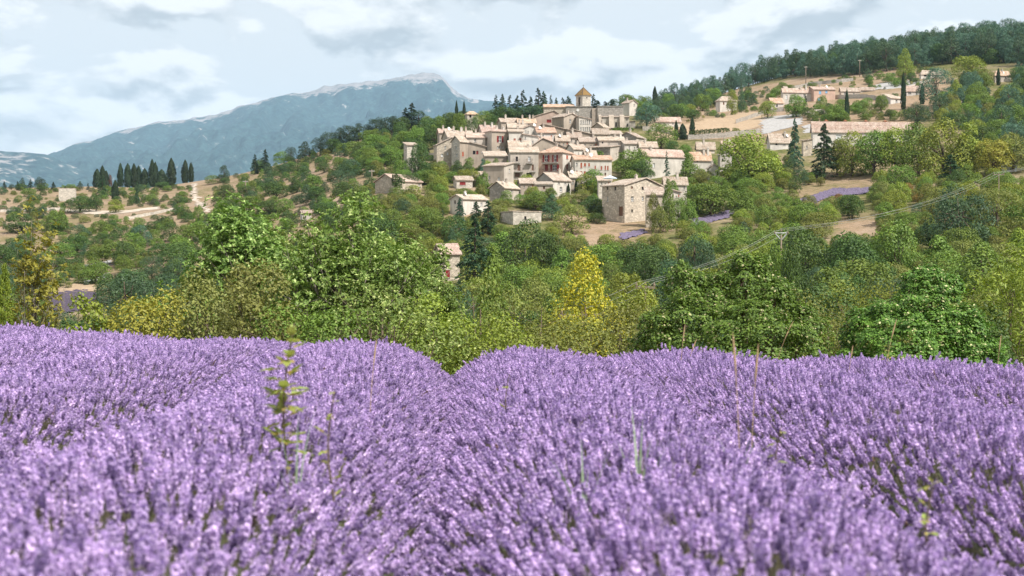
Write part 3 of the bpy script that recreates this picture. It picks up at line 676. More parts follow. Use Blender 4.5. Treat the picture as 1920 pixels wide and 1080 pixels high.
def creeper(seed, lumps, n, leaf):
    r = np.random.default_rng(seed); lumps = list(lumps)
    if leaf < .2:
        for l in list(lumps):
            for _ in range(7):
                q = unit(r.normal(size=3) + np.array([0, -.35, .35])); k = r.uniform(.22, .42); lumps.append((l[0] + q[0] * l[3] * .92, l[1] + q[1] * l[4] * .92, l[2] + q[2] * l[5] * .92, l[3] * k, l[4] * k, l[5] * k * .9))
    C = np.array([l[:3] for l in lumps]); R = np.array([l[3:] for l in lumps]); w = (R ** 2).sum(1)
    k = r.choice(len(C), n, p=w / w.sum()); d = unit(r.normal(size=(n, 3))); d[:, 2] = np.where(d[:, 2] < -.3, -d[:, 2], d[:, 2]); 
    rough = 1 + .10 * np.sin(d[:, 0] * 9 + k) + .10 * np.sin(d[:, 1] * 11 + k * 2) + .08 * np.sin(d[:, 2] * 13 + k)
    p = C[k] + d * R[k] * (rough * r.uniform(.88, 1.07, n))[:, None]; inn = np.zeros(n, bool)
    for j in range(len(C)): inn |= (k != j) & ((((p - C[j]) / R[j]) ** 2).sum(1) < .6)
    ok = ~inn & (p[:, 2] > 0); p, d = p[ok], d[ok]; nn = unit(d + np.array([0, 0, .7]) + r.normal(0, .45, d.shape)); L = leaf * r.uniform(.6, 1.35, len(p))
    return leaf_quads(p, perp(nn, r), nn, L, L * .72, .15), None

# ---------------------------------------------------------------- placing plants
KINDS = dict(round='broadleaf_tree', bush='bush', cone='broadleaf_tree', cypress='cypress_tree', fir='fir_tree', spire='fir_tree', pine='pine_tree', walnut='walnut_tree', shrub='shrub', gold='golden_tree', slim='yellow_tree', willow='willow_bush', nearpine='young_pine')
COUNT = {}; PENDING = []
AUTO = []          # plants that get their label from their surroundings
HOUSES = []        # (px0, px1, py0, py1, Y) of everything trees must not hide
def plant(key, x, y, z, w, h, mat=None, label=None, cat=None, group=None, rz=None, pix=None, d=None, bare=False):
    base = key.rstrip('0123456789'); tr, cm = PROTO[key]; nm = KINDS[base]
    if base in ('round', 'cone'): nm = {'dark': 'oak_tree', 'olive': 'olive_tree', 'ochre': 'olive_tree', 'light': 'ash_tree'}.get(mat, nm)  # kinds split by leaf colour alone, not by species
    COUNT[nm] = COUNT.get(nm, 0) + 1
    root = empty(nm, (x, y, z), rng.uniform(0, 2 * PI) if rz is None else rz); root.scale = (w, w if d is None else d, h)
    if not bare: obj('stem' if base in ('bush', 'shrub') else 'trunk', tr, root)
    c = obj('crown', cm, root)
    if mat: c.material_slots[0].link = 'OBJECT'; c.material_slots[0].material = FM[mat]
    if label: tag(root, label, cat or nm.split('_')[-1], group)
    else: AUTO.append((root, base, mat or 'green', pix or (960 + F * x / y, HZ - F * (z + h / 2) / y), h * F / y))
    return root
def plant_px(key, px, top, base, wpx, mat=None, Y=None, **kw):
    """a plant whose foot shows at (px, base); with Y given the foot is hidden and stands on the ground at that distance"""
    if Y is None: x, y, z = hit(px, base, 60)
    else: y = Y; x = kx(px) * y; z = gz(x, y)
    h = max(kz(top) * y - z, .3); w = wpx * y / F
    return plant(key, x, y, z - .02 * h, w, h * 1.02, mat, pix=(px, (top + min(base or 700, 700)) / 2), **kw)
def var(base): return base + str(rng.integers(0, {'round': 5, 'bush': 4, 'cone': 3, 'cypress': 3, 'fir': 3, 'spire': 2, 'pine': 4, 'shrub': 4, 'gold': 2}[base]))
def hides(px, top, base, wpx, y):
    for a, b, c, d, Yh in HOUSES:
        if y < Yh + 6 and px + wpx * .42 > a and px - wpx * .42 < b and top + 1 < d and base > c: return True
    return False
def scatter(poly, n, mix, hm, ymin=60, ymax=900, wide=(.8, 1.4), bottom=None, tries=6, sep=.45, stuff='scrub'):
    """mix: list of (shape, material, weight, height factor)"""
    xs = [p[0] for p in poly]; ys = [p[1] for p in poly]; wt = np.array([m[2] for m in mix], float); wt /= wt.sum(); got = []
    for _ in range(n * tries):
        if len(got) >= n: break
        px, py = rng.uniform(min(xs), max(xs)), rng.uniform(min(ys), max(ys))
        if not inside(poly, np.array(px), np.array(py)): continue
        x, y, z = hit(px, py, ymin)
        if y > ymax: continue
        m = mix[rng.choice(len(mix), p=wt)]; h = rng.uniform(*hm) * m[3]; w = h * rng.uniform(*wide) * (.28 if m[0] == 'cypress' else .55 if m[0] in ('fir', 'spire') else .75 if m[0] == 'pine' else 1.0)
        if hides(px, py - h * F / y, py, w * F / y, y): continue
        if any((x - a) ** 2 + (y - b) ** 2 < (sep * (w + c)) ** 2 for a, b, c in got): continue
        got.append((x, y, w)); PENDING.append((h * F / y, var(m[0]), x, y, z - .03 * h, w, h, m[1], (px, py - h * F / y / 2), stuff))
    return len(got)

# ---------------------------------------------------------------- village houses
def face_with_holes(mb, O, U, wid, z0, z1, holes, depth, N_):
    """rectangular wall with real openings; O: ground corner (x,y), U: unit along, N_: unit outward; holes: (a0,a1,b0,b1)"""
    xs = sorted({0.0, wid} | {h[0] for h in holes} | {h[1] for h in holes}); zs = sorted({z0, z1} | {h[2] for h in holes} | {h[3] for h in holes})
    P = lambda a, z, k=0.0: (O[0] + U[0] * a - N_[0] * k, O[1] + U[1] * a - N_[1] * k, z)
    for i in range(len(xs) - 1):
        for j in range(len(zs) - 1):
            a, b, c, d = xs[i], xs[i + 1], zs[j], zs[j + 1]
            if any(h[0] <= a + 1e-6 and b <= h[1] + 1e-6 and h[2] <= c + 1e-6 and d <= h[3] + 1e-6 for h in holes): continue
            mb.poly([P(a, c), P(b, c), P(b, d), P(a, d)])
    for a, b, c, d in holes:
        mb.poly([P(a, c), P(a, d), P(a, d, depth), P(a, c, depth)]); mb.poly([P(b, d), P(b, c), P(b, c, depth), P(b, d, depth)])
        mb.poly([P(b, c), P(a, c), P(a, c, depth), P(b, c, depth)]); mb.poly([P(a, d), P(b, d), P(b, d, depth), P(a, d, depth)])
def slab(mb, uvs, top, th, fu):
    """roof slab from a planar polygon (3D points), thickness th downwards; fu: 3D point -> (u, v) in metres"""
    n = len(mb.v); k = len(top); mb.v += [tuple(p) for p in top] + [(p[0], p[1], p[2] - th) for p in top]
    fs = [tuple(range(n, n + k)), tuple(range(n + 2 * k - 1, n + k - 1, -1))] + [(n + i, n + k + i, n + k + (i + 1) % k, n + (i + 1) % k) for i in range(k)]
    for f in fs:
        mb.f.append(f)
        for i in f: uvs.append(fu(mb.v[i]))
def joinery(parent, O, U, N_, h, kind, depth):
    """window, door or closed shutters in the opening h"""
    a, b, c, d = h; w = b - a
    P = lambda q, z, k: (O[0] + U[0] * q + N_[0] * k, O[1] + U[1] * q + N_[1] * k, z)
    def bx(mb, q0, q1, k0, k1, z0, z1): mb.hexa([P(q0, z0, k0), P(q1, z0, k0), P(q1, z0, k1), P(q0, z0, k1), P(q0, z1, k0), P(q1, z1, k0), P(q1, z1, k1), P(q0, z1, k1)])
    closed = {'c': 'rust', 'C': 'red', 'w': None, 'b': 'woodb', 'R': 'red', 'B': 'blue', 'p': 'palep', 'P': 'palep'}
    if kind in 'bR':                                     # door
        mb = MB(); bx(mb, a + .01, b - .01, -depth, -depth + .07, c, d - .01); dr = mb.build('door', M[closed[kind]], parent)
        mb = MB(); bx(mb, b - .16, b - .10, -depth + .07, -depth + .12, c + (d - c) * .45, c + (d - c) * .45 + .06); mb.build('handle', M['iron'], dr); return
    if kind == 'G':                                      # garage door
        mb = MB(); bx(mb, a + .01, b - .01, -depth, -depth + .06, c, d - .01); mb.build('garage_door', M['dark'], parent); return
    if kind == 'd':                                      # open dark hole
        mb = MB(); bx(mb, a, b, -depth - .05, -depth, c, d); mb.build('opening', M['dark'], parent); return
    mb = MB(); fw = min(.09, w * .12)
    for q0, q1, z0, z1 in ((a, a + fw, c, d), (b - fw, b, c, d), (a + fw, b - fw, d - fw, d), (a + fw, b - fw, c, c + fw), ((a + b) / 2 - fw * .4, (a + b) / 2 + fw * .4, c + fw, d - fw), (a + fw, (a + b) / 2 - fw * .4, (c + d) / 2 - .03, (c + d) / 2 + .03), ((a + b) / 2 + fw * .4, b - fw, (c + d) / 2 - .03, (c + d) / 2 + .03)):
        bx(mb, q0, q1, -depth + .005, -depth + .07, z0, z1)
    fr = mb.build('window', M['whitep'] if kind in 'pPsSwB' else M['woodb'], parent)
    mb = MB(); bx(mb, a, b, -depth - .03, -depth + .004, c, d); mb.build('pane', M['palep'] if kind == 'P' else M['glass'], fr)
    mb = MB(); bx(mb, a - .08, b + .08, .0, .09, c - .1, c - .003); mb.build('sill', M['conc'], fr)
    if kind in 'cCB':
        for q0, q1 in ((a + .01, (a + b) / 2 - .01), ((a + b) / 2 + .01, b - .01)):
            mb = MB(); bx(mb, q0, q1, -.09, -.04, c + .02, d - .02); mb.build('shutter', M[closed[kind]], fr)
    if kind in 'sS':
        for q0, q1 in ((a - w * .5, a - .02), (b + .02, b + w * .5)):
            mb = MB(); bx(mb, q0, q1, .02, .07, c, d); mb.build('shutter', M['red' if kind == 's' else 'rust'], fr)
def chimney(roof, x, y, z, s=.55, h=1.1, cap='terra', mat='cream'):
    mb = MB(); mb.box(x - s / 2, x + s / 2, y - s / 2, y + s / 2, z - .8, z + h); mb.box(x - s * .65, x + s * .65, y - s * .65, y + s * .65, z + h + .002, z + h + .12)
    mb.tube([(x, y, z + h + .12), (x, y, z + h + .4)], [s * .25, s * .2], 6); return mb.build('chimney', M[mat], roof)
def house(L, C, R, eave, base, Y, a, roof, rise, wall='cream', rmat='r_pale', label=None, wr=(), wl=(), name='village_house', rf=.5, depth=None, wall_l=None, chim=1, over=.32, balc=(), cat='house', base_z=None, th=.2):
    a = math.radians(a); Xc = kx(C) * Y; u = (math.cos(a), math.sin(a)); v = (-math.sin(a), math.cos(a))
    k = kx(R); wu = (k * Y - Xc) / (u[0] - k * u[1])
    if C > L: k = kx(L); wv = (k * Y - Xc) / (v[0] - k * v[1])
    else: wv = depth or max(5.0, min(9.0, wu * .8))
    if depth: wv = max(wv, depth) if C <= L else wv
    ze = kz(eave) * Y; rh = rise * Y / F; zb = kz(base) * Y
    cs = [(Xc + u[0] * p + v[0] * q, Y + u[1] * p + v[1] * q) for p in (0, wu) for q in (0, wv)]
    zg = min(gz(*c) for c in cs); zb = min(zb, zg) - .4
    if gz(Xc, Y) > ze - 1.0: print('BURIED', label, round(gz(Xc, Y) - ze, 1))
    if zg < kz(base) * Y - 6: print('TALL', label, round(kz(base) * Y - zg, 1))
    root = empty(name, (Xc, Y, zb), a); tag(root, label, cat)
    ze -= zb; HOUSES.append((min(L, C) + 1, R - 1, eave - rise, base - 2, Y)); h = ze
    # local frame: x along the wall to the right of the near corner, y along the wall to its left
    def hole(px, py, w, hh, face):
        kk = kx(px); t = (kk * Y - Xc) / ((u if face == 'r' else v)[0] - kk * (u if face == 'r' else v)[1]); yy = Y + t * (u if face == 'r' else v)[1]
        c = kz(py) * yy - zb; w2 = w * yy / F / 2 / max(.25, abs((u if face == 'r' else v)[0])); h2 = hh * yy / F / 2; wid = wu if face == 'r' else wv
        a0, a1 = max(.15, t - w2), min(wid - .15, t + w2); b0, b1 = max(.1, c - h2), min(h - .12, c + h2)
        return (a0, a1, b0, b1) if a1 - a0 > .2 and b1 - b0 > .2 else None
    if not wr and label and R - C > 14: wr = [(C + (R - C) * t, eave + 6 + 2 * (i % 2), 2.4, 4.5, 'wpc'[i % 3]) for i, t in enumerate((.25, .55, .82))]
    hr = [(hole(q[0], q[1], q[2], q[3], 'r'), q[4]) for q in wr]; hl = [(hole(q[0], q[1], q[2], q[3], 'l'), q[4]) for q in wl]
    def clear(hs):
        ok = []
        for q in hs:
            if q[0] and not any(q[0][0] < o[0][1] + .1 and q[0][1] > o[0][0] - .1 and q[0][2] < o[0][3] + .1 and q[0][3] > o[0][2] - .1 for o in ok): ok.append(q)
        return ok
    hr, hl = clear(hr), clear(hl)
    # height of the roof's underside above the eave
    if roof == 'gU': hf = lambda x, y: rh * (y / (rf * wv) if y <= rf * wv else (wv - y) / ((1 - rf) * wv))
    elif roof == 'gV': hf = lambda x, y: rh * (x / (rf * wu) if x <= rf * wu else (wu - x) / ((1 - rf) * wu))
    elif roof == 'sR': hf = lambda x, y: rh * y / wv
    elif roof == 'sV': hf = lambda x, y: rh * (1 - y / wv)
    elif roof == 'sL': hf = lambda x, y: rh * x / wu
    elif roof == 'sU': hf = lambda x, y: rh * (1 - x / wu)
    else: hf = lambda x, y: 0.0
    dp = .22
    right, left = MB(), MB()
    face_with_holes(right, (0, 0), (1, 0), wu, 0, h, [q[0] for q in hr], dp, (0, -1)); face_with_holes(left, (0, 0), (0, 1), wv, 0, h, [q[0] for q in hl], dp, (-1, 0))
    right.poly([(wu, 0, 0), (wu, wv, 0), (wu, wv, h), (wu, 0, h)]); right.poly([(wu, wv, 0), (0, wv, 0), (0, wv, h), (wu, wv, h)])
    for mb, E in ((right, [(x, 0) for x in (0, rf * wu, wu)]), (left, [(0, y) for y in (0, rf * wv, wv)]), (right, [(wu, y) for y in (0, rf * wv, wv)]), (right, [(x, wv) for x in (0, rf * wu, wu)])):
        up = [(x, y, h + hf(x, y)) for x, y in E]
        if max(p[2] for p in up) > h + .01:
            pts = [(E[0][0], E[0][1], h), (E[2][0], E[2][1], h)] + up[::-1]
            cl = []
            for p in pts:
                if not cl or max(abs(p[i] - cl[-1][i]) for i in range(3)) > 1e-4: cl.append(p)
            if max(abs(cl[0][i] - cl[-1][i]) for i in range(3)) < 1e-4: cl.pop()
            if len(cl) > 2: mb.poly(cl)
    right.build('wall', M[wall], root); left.build('wall', M[wall_l or wall], root)
    rb, uvs = MB(), []; o = over; z = lambda x, y, s: h + .03 + th + s
    if roof in ('gU', 'gV'):
        lenw, wid = (wu, wv) if roof == 'gU' else (wv, wu); g1, g2 = rh / (rf * wid), rh / ((1 - rf) * wid); T = (lambda p, q, zz: (p, q, zz)) if roof == 'gU' else (lambda p, q, zz: (q, p, zz))
        fu = (lambda p: (p[0], p[1] * 1.08)) if roof == 'gU' else (lambda p: (p[1], p[0] * 1.08))
        e1, e2 = rng.uniform(0, .22, 2)      # old ridges are not quite level
        A = [T(-o, -o, z(0, 0, -g1 * o)), T(lenw + o, -o, z(0, 0, -g1 * o)), T(lenw + o, rf * wid, z(0, 0, rh + e2)), T(-o, rf * wid, z(0, 0, rh + e1))]
        B = [T(-o, rf * wid, z(0, 0, rh + e1)), T(lenw + o, rf * wid, z(0, 0, rh + e2)), T(lenw + o, wid + o, z(0, 0, -g2 * o)), T(-o, wid + o, z(0, 0, -g2 * o))]
        for q in (A, B): slab(rb, uvs, q if roof == 'gU' else q[::-1], th, fu)
        rc = T(lenw * rng.uniform(.2, .8), rf * wid - .5, h + rh)
    elif roof in ('sR', 'sV', 'sL', 'sU'):
        g = rh / (wv if roof in ('sR', 'sV') else wu); q = [(-o, -o), (wu + o, -o), (wu + o, wv + o), (-o, wv + o)]
        hz = {'sR': lambda x, y: g * y, 'sV': lambda x, y: rh - g * y, 'sL': lambda x, y: g * x, 'sU': lambda x, y: rh - g * x}[roof]
        slab(rb, uvs, [(x, y, z(x, y, hz(x, y))) for x, y in q], th, (lambda p: (p[0], p[1])) if roof in ('sR', 'sV') else (lambda p: (p[1], p[0])))
        rc = (wu * .7, wv * .7, h + hf(wu * .7, wv * .7))
    elif roof in ('h', 'p'):
        e = min(wu, wv) / 2 if roof == 'h' else None; g = rh / (min(wu, wv) / 2); zo = z(0, 0, -g * o)
        Q = [(-o, -o, zo), (wu + o, -o, zo), (wu + o, wv + o, zo), (-o, wv + o, zo)]
        if wu >= wv: r1, r2 = (wv / 2, wv / 2, z(0, 0, rh)), (wu - wv / 2, wv / 2, z(0, 0, rh))
        else: r1, r2 = (wu / 2, wu / 2, z(0, 0, rh)), (wu / 2, wv - wu / 2, z(0, 0, rh))
        if roof == 'p': r1 = r2 = (wu / 2, wv / 2, z(0, 0, rh))
        fx, fy = (lambda p: (p[0], p[1])), (lambda p: (p[1], p[0]))
        def sl(pts, f):
            pts = [p for i, p in enumerate(pts) if i == 0 or p != pts[i - 1]]; slab(rb, uvs, pts, th, f)
        if wu >= wv: sl([Q[0], Q[1], r2, r1], fx); sl([Q[1], Q[2], r2], fy); sl([Q[2], Q[3], r1, r2], fx); sl([Q[3], Q[0], r1], fy)
        else: sl([Q[0], Q[1], r1], fx); sl([Q[1], Q[2], r2, r1], fy); sl([Q[2], Q[3], r2], fx); sl([Q[3], Q[0], r1, r2], fy)
        rc = (wu * .5, wv * .5, h + rh * .9)
    else:
        slab(rb, uvs, [(-.1, -.1, h + .05 + th), (wu + .1, -.1, h + .05 + th), (wu + .1, wv + .1, h + .05 + th), (-.1, wv + .1, h + .05 + th)], th, lambda p: (p[0], p[1])); rc = (wu / 2, wv / 2, h)
    ro = obj('roof', mesh_from('roof', rb.v, rb.f, M[rmat], uv=uvs), root)
    if roof in ('gU', 'sR', 'h'):
        mb = MB(); mb.box(.0, wu, -.15, -.003, h - .3, h - .04); mb.build('cornice', M['r_pale'] if False else M['cream'], root)  # ledge added under the eave for its shadow line
    for i in range(chim): chimney(ro, min(max(rc[0] + i * 2.2, .6), wu - .6), min(max(rc[1], .6), wv - .6), rc[2], .5, rng.uniform(.7, 1.2), mat=('cream', 'white', 'tan')[i % 3])
    if rng.uniform() < .3 and chim:
        mb = MB(); dxx, dyy = wu * rng.uniform(.15, .85), wv * .25; zd = h + hf(dxx, dyy) + th + .1; mb.tube([(dxx, dyy, zd - .4), (dxx, dyy, zd + .5)], .04, 5); mb.tube([(dxx, dyy - .08, zd + .5), (dxx + .05, dyy - .18, zd + .55)], [.12, .48], 10); mb.build('satellite_dish', M['whitep'], ro)
    for q, kd in hr: joinery(root, (0, 0), (1, 0), (0, -1), q, kd, dp)
    for q, kd in hl: joinery(root, (0, 0), (0, 1), (-1, 0), q, kd, dp)
    for face, p0, p1, py, dz in balc:
        U = u if face == 'r' else v
        def tt(px): kk = kx(px); return (kk * Y - Xc) / (U[0] - kk * U[1])
        t0, t1 = sorted((tt(p0), tt(p1))); zz = kz(py) * Y - zb
        Pt = (lambda s, k, zq: (s, -k, zq)) if face == 'r' else (lambda s, k, zq: (-k, s, zq))
        def bb(mb, s0, s1, k0, k1, z0, z1):
            p = [Pt(s0, k0, z0), Pt(s1, k0, z0), Pt(s1, k1, z0), Pt(s0, k1, z0)]; mb.hexa(p + [(q[0], q[1], z1) for q in p])
        mb = MB(); bb(mb, t0, t1, .002, dz, zz - .14, zz); bo = mb.build('balcony', M['conc'], root)
        mb = MB(); bb(mb, t0, t1, dz - .05, dz, zz + .95, zz + 1.0); bb(mb, t0, t1, dz - .05, dz, zz + .06, zz + .1)
        for s in np.arange(t0, t1 + .01, .22): bb(mb, s, s + .035, dz - .045, dz - .01, zz, zz + .95)
        for s in (t0, t1 - .05): bb(mb, s, s + .05, .01, dz - .06, zz + .95, zz + 1.0)
        mb.build('railing', M['rust' if wall == 'salmon' else 'iron'], bo)
    return root
W = lambda *q: q
H = house
# front rank of the village
H(957, 957, 1009.5, 285.5, 339, 366, 4, 'gU', 10, 'cream', 'r_pale', 'cream house with four small balconies and brown doors', [(969, 298, 4.2, 9, 'd'), (992.5, 298, 4.5, 9, 'P'), (973, 314.5, 5.5, 11, 'b'), (999, 314, 3.6, 11, 'b'), (992, 328, 10, 8, 'G'), (970, 328, 9, 8, 'b'), (969, 288.5, 1.6, 2, 'd')], balc=[('r', 963, 975, 305.5, .9), ('r', 986.5, 998.5, 305.5, .9), ('r', 964, 981, 322, .9), ('r', 993, 1004, 322, .9)], depth=8)
H(1010, 1055, 1077, 285.5, 339, 366, 66, 'h', 12, 'white', 'r_orange', 'salmon house with big dark red shutters under an orange hipped roof', [(1063.5, 294.5, 4, 7, 'c'), (1073.8, 295, 3.6, 7, 'c'), (1063.4, 313, 3, 10, 'C'), (1073.8, 313.5, 3, 10, 'C')], [(1024, 297, 6.2, 13, 's'), (1040.8, 297, 5.2, 13, 's'), (1024.5, 314.5, 6, 12, 'R'), (1040, 314.5, 8, 12, 's')], wall_l='salmon', balc=[('l', 1018, 1047, 305, 1.0), ('l', 1018, 1047, 323.5, 1.0)])
H(1078, 1078, 1147, 299.6, 335, 362, 5, 'gU', 8.5, 'white', 'r_orange', 'long white house with two rows of small red shuttered windows', [(1081.5, 308, 3, 6, 'w'), (1090, 310, 3.6, 10, 'c'), (1096.8, 309, 4.2, 6, 'c'), (1104.5, 309, 3, 6, 'c'), (1116, 314, 2.6, 7, 'c'), (1127.7, 315, 3.2, 7, 'c'), (1135, 314.5, 2.6, 8, 'c'), (1139.7, 315, 3, 8, 'c'), (1081.5, 323, 3, 6, 'c'), (1090, 325, 4, 8, 'c'), (1096.5, 324, 4, 6, 'c'), (1135, 327, 3, 6, 'b')], depth=8, chim=1)
H(1003, 1037, 1070, 338, 364, 340, 40, 'gU', 14, 'white', 'r_pale', 'low white house with blue grey windows behind thin cypresses', [(1048, 343, 4, 5, 'p'), (1060, 343, 4, 5, 'p'), (1052, 355, 5, 9, 'p')], wall_l='grey')
H(1062, 1070, 1092, 333, 358, 349, 10, 'gU', 10, 'tan', 'r_pale', 'tan house with brown windows beside the low white house', [(1074, 342, 3, 6, 'w'), (1083, 342, 3, 6, 'w')], depth=7)
H(1005, 1005, 1036, 346, 360, 332, 3, 'sR', 6, 'tan', 'r_grey', 'small tan lean-to below the balconied houses', [(1020, 352, 4, 6, 'b')], depth=5, chim=0)
H(906, 945, 963, 311, 341, 352, 68, 'sL', 8, 'cream', 'r_pale', 'pale plastered house with a long mono-pitch roof above the terrace wall', [(955.5, 320, 2.6, 7, 'w')], [(917.5, 333, 3, 6, 'w'), (935, 335.5, 4, 7, 'P')], wall_l='tan', chim=0)
H(918, 945, 973, 352, 366, 331, 58, 'gU', 10, 'cream', 'r_pale', 'low grey stone house with broad tiled roof behind three cypresses', [(960, 358, 4, 5, 'w')], wall_l='gstone', chim=1)
# western cluster
H(813, 819, 846.5, 272, 298, 386, 14, 'sL', 14, 'stone', 'r_pale', 'stone gabled house at the outer edge of the village', [(829, 291, 4.2, 5, 'P'), (835, 276, 2.5, 5, 'w'), (839, 288, 3, 5, 'P')], chim=0)
H(846.5, 862, 877, 265, 302, 383, 48, 'gU', 9, 'brown', 'r_pale', 'narrow two storey house with one window over another', [(868, 289, 3.2, 9, 'c')], [(855, 277, 3.2, 7, 'w'), (856, 291, 3.2, 7, 'p')], wall_l='wstone', chim=0)
H(829, 840, 882, 257, 280, 402, 18, 'gU', 13, 'tan', 'r_pale', 'house with the widest pale roof at the western end', depth=12, chim=3)
H(876, 876, 910, 258, 282, 398, 6, 'gU', 10, 'cream', 'r_pink', 'cream house with one blue grey window above an old gable', [(891, 263, 3.8, 6, 'p')], depth=8)
H(876, 876, 910.5, 275, 296, 387, 4, 'sU', 9, 'tan', 'r_grey', 'brown gabled house with a dark red awning over its terrace', [(889, 286, 5, 7, 'd'), (889, 271.5, 1.5, 2, 'd'), (895, 286, 4, 7, 'R'), (904, 285, 2, 4, 'w')], depth=7, chim=0)
H(909, 922, 954, 246, 283, 396, 26, 'h', 5, 'tan', 'r_pink', 'tall tan house with one large red shuttered window', [(937.7, 261, 6, 12, 's'), (933.2, 276.2, 3, 4, 'w'), (938, 276.2, 4, 4, 'w'), (943, 276.2, 3, 4, 'w')], wall_l='cream', chim=2)
H(954.5, 954.5, 981, 247, 284, 395, 4, 'gU', 6, 'white', 'r_pale', 'white house with two orange red windows beside the tall cypress', [(965, 263, 4, 7, 'c'), (976, 263, 4.4, 8, 'c'), (965, 251, 1.2, 2, 'd')], depth=8)
H(981, 981, 1008, 256, 286, 393, 5, 'sU', 4, 'white', 'r_pink', 'narrow white house with a small red window', [(985, 258.5, 2.4, 4, 'w'), (985, 272, 2.8, 7, 'c'), (999, 266, 2.4, 5, 'w')], depth=7, chim=0)
H(910, 910, 950.5, 293, 306, 374, 5, 'sR', 13, 'tan', 'r_pale', 'low building that is nearly all tiled roof, beside the tall cypress', [(930, 298, 3, 4, 'w')], depth=9, chim=0)
H(896, 904, 932, 247, 262, 415, 20, 'gU', 12, 'cream', 'r_pink', 'house with a broad pink roof behind the tall tan house', depth=11, chim=2)
# middle ranks
H(933, 940, 972, 228.5, 245, 428, 16, 'gU', 7, 'tan', 'r_pale', 'brown walled house below the dark firs', [(962, 232.5, 2.6, 4, 'w'), (950, 233, 2.2, 4, 'w')], depth=8)
H(972, 972, 1005, 231, 248, 425, 4, 'gU', 9, 'cream', 'r_orange', 'house with an orange roof and three white chimneys below the church', [(985, 236, 2.5, 4, 'w')], depth=8, chim=3)
H(981, 981, 1010, 241, 262, 412, 6, 'gV', 6, 'white', 'r_pink', 'bright white gabled house with two small windows', [(986, 246.5, 2, 4, 'p'), (990.3, 247.5, 2, 4, 'p'), (1001, 249, 2, 3, 'w')], depth=8)
H(1008, 1008, 1042, 249, 268, 408, 6, 'gU', 11, 'pale', 'r_orange', 'grey white house with dark window and red window under a pink roof', [(1018, 255, 3.2, 5, 'w'), (1034, 256.5, 2.6, 6, 'c')], depth=9)
H(1020, 1020, 1064, 243, 268, 422, 6, 'sU', 10, 'brown', 'r_pale', 'large blank brown wall under a long sloping roof edge', [(1043.5, 241.6, 2.4, 2, 'd')], depth=8, chim=0)
H(1064, 1064, 1078, 247, 270, 420, 6, 'sU', 4, 'tan', 'r_pale', 'narrow tan house between the blank brown wall and the dark barn door', [(1071, 251, 1.6, 4, 'w')], depth=7, chim=0)
H(1077, 1077, 1111, 252, 272, 418, 6, 'sU', 8, 'brown', 'r_pale', 'brown house with a dark open barn door', [(1079.6, 256, 4, 8, 'd')], depth=8, chim=0)
H(1035, 1057, 1087, 219, 250, 438, 40, 'gV', 7, 'tan', 'r_pale', 'tall tan house with a single dark window below the church clock', [(1069.5, 227.5, 3.8, 7.5, 'w')], [(1050, 238, 2.4, 4, 'w')], wall_l='brown', chim=2)
H(1086, 1086, 1109, 224, 250, 436, 10, 'sU', 5, 'white', 'r_pale', 'white house with two rows of narrow gallery windows', [(x, y, 2.4, 7.5, 'p') for y in (229, 242) for x in (1089.4, 1093.6, 1097.4, 1101.2, 1105.2)], depth=7, chim=0)
H(1001, 1001, 1058, 219, 246, 452, 4, 'gV', 11, 'salmon', 'r_pale', 'wide pinkish gable with a dark red door in front of the nave', [(1029.5, 227, 9, 6, 'R')], depth=8, rf=.66, chim=1)
H(1110, 1130, 1142.5, 238, 256, 432, 60, 'gU', 7, 'white', 'r_pale', 'little house with one white wall and one tan wall under the church', [(1133, 243.8, 2.2, 4, 'w')], wall_l='tan', chim=1)
H(1158, 1193, 1208, 257, 276, 416, 62, 'gU', 9, 'cream', 'r_pale', 'rubble stone gable house below the church hedge', [(1200, 264, 2, 4, 'w')], wall_l='gstone', chim=1)
H(1124, 1124, 1171.5, 263.5, 282, 404, 5, 'gU', 8, 'cream', 'r_pale', 'long cream house with two tiny square windows', [(1130, 267, 2.6, 4, 'd'), (1142, 269, 2.2, 3.6, 'w'), (1160, 270, 2.2, 4, 'w')], depth=8, chim=2)
H(1171, 1171, 1199, 270, 296, 401, 8, 'gU', 7, 'white', 'r_pale', 'white house at the eastern end of the long cream roof', [(1180, 277, 2, 6, 'w'), (1190, 278, 2, 5, 'w')], depth=8, chim=1)
H(1088, 1088, 1124, 266, 286, 406, 5, 'gU', 10, 'tan', 'r_pale', 'tan house with a dark eave above the rubble wall house', depth=8, chim=1)
H(1101, 1144, 1161.5, 276, 305, 396, 64, 'sL', 6, 'cream', 'r_pale', 'dark rubble house with bushes growing against it', [(1155.5, 291, 2, 7, 'w')], [(1117, 274, 2, 2, 'd')], wall_l='dstone', chim=0)
H(993, 993, 1062, 277, 298, 390, 5, 'gV', 16, 'tan', 'r_pale', 'wide brown stone gable with a blue window and two dark ones', [(1021.6, 281, 3.6, 5, 'p'), (1040, 283, 3.6, 6, 'b'), (1054.5, 284, 2, 6, 'd')], depth=10, rf=.36, chim=1)
H(1060, 1076, 1100, 280, 302, 382, 24, 'gU', 9, 'white', 'r_pale', 'white house tucked behind the orange hipped roof', [(1085, 287, 1.8, 3, 'w'), (1092, 287, 1.8, 3, 'w')], depth=8)
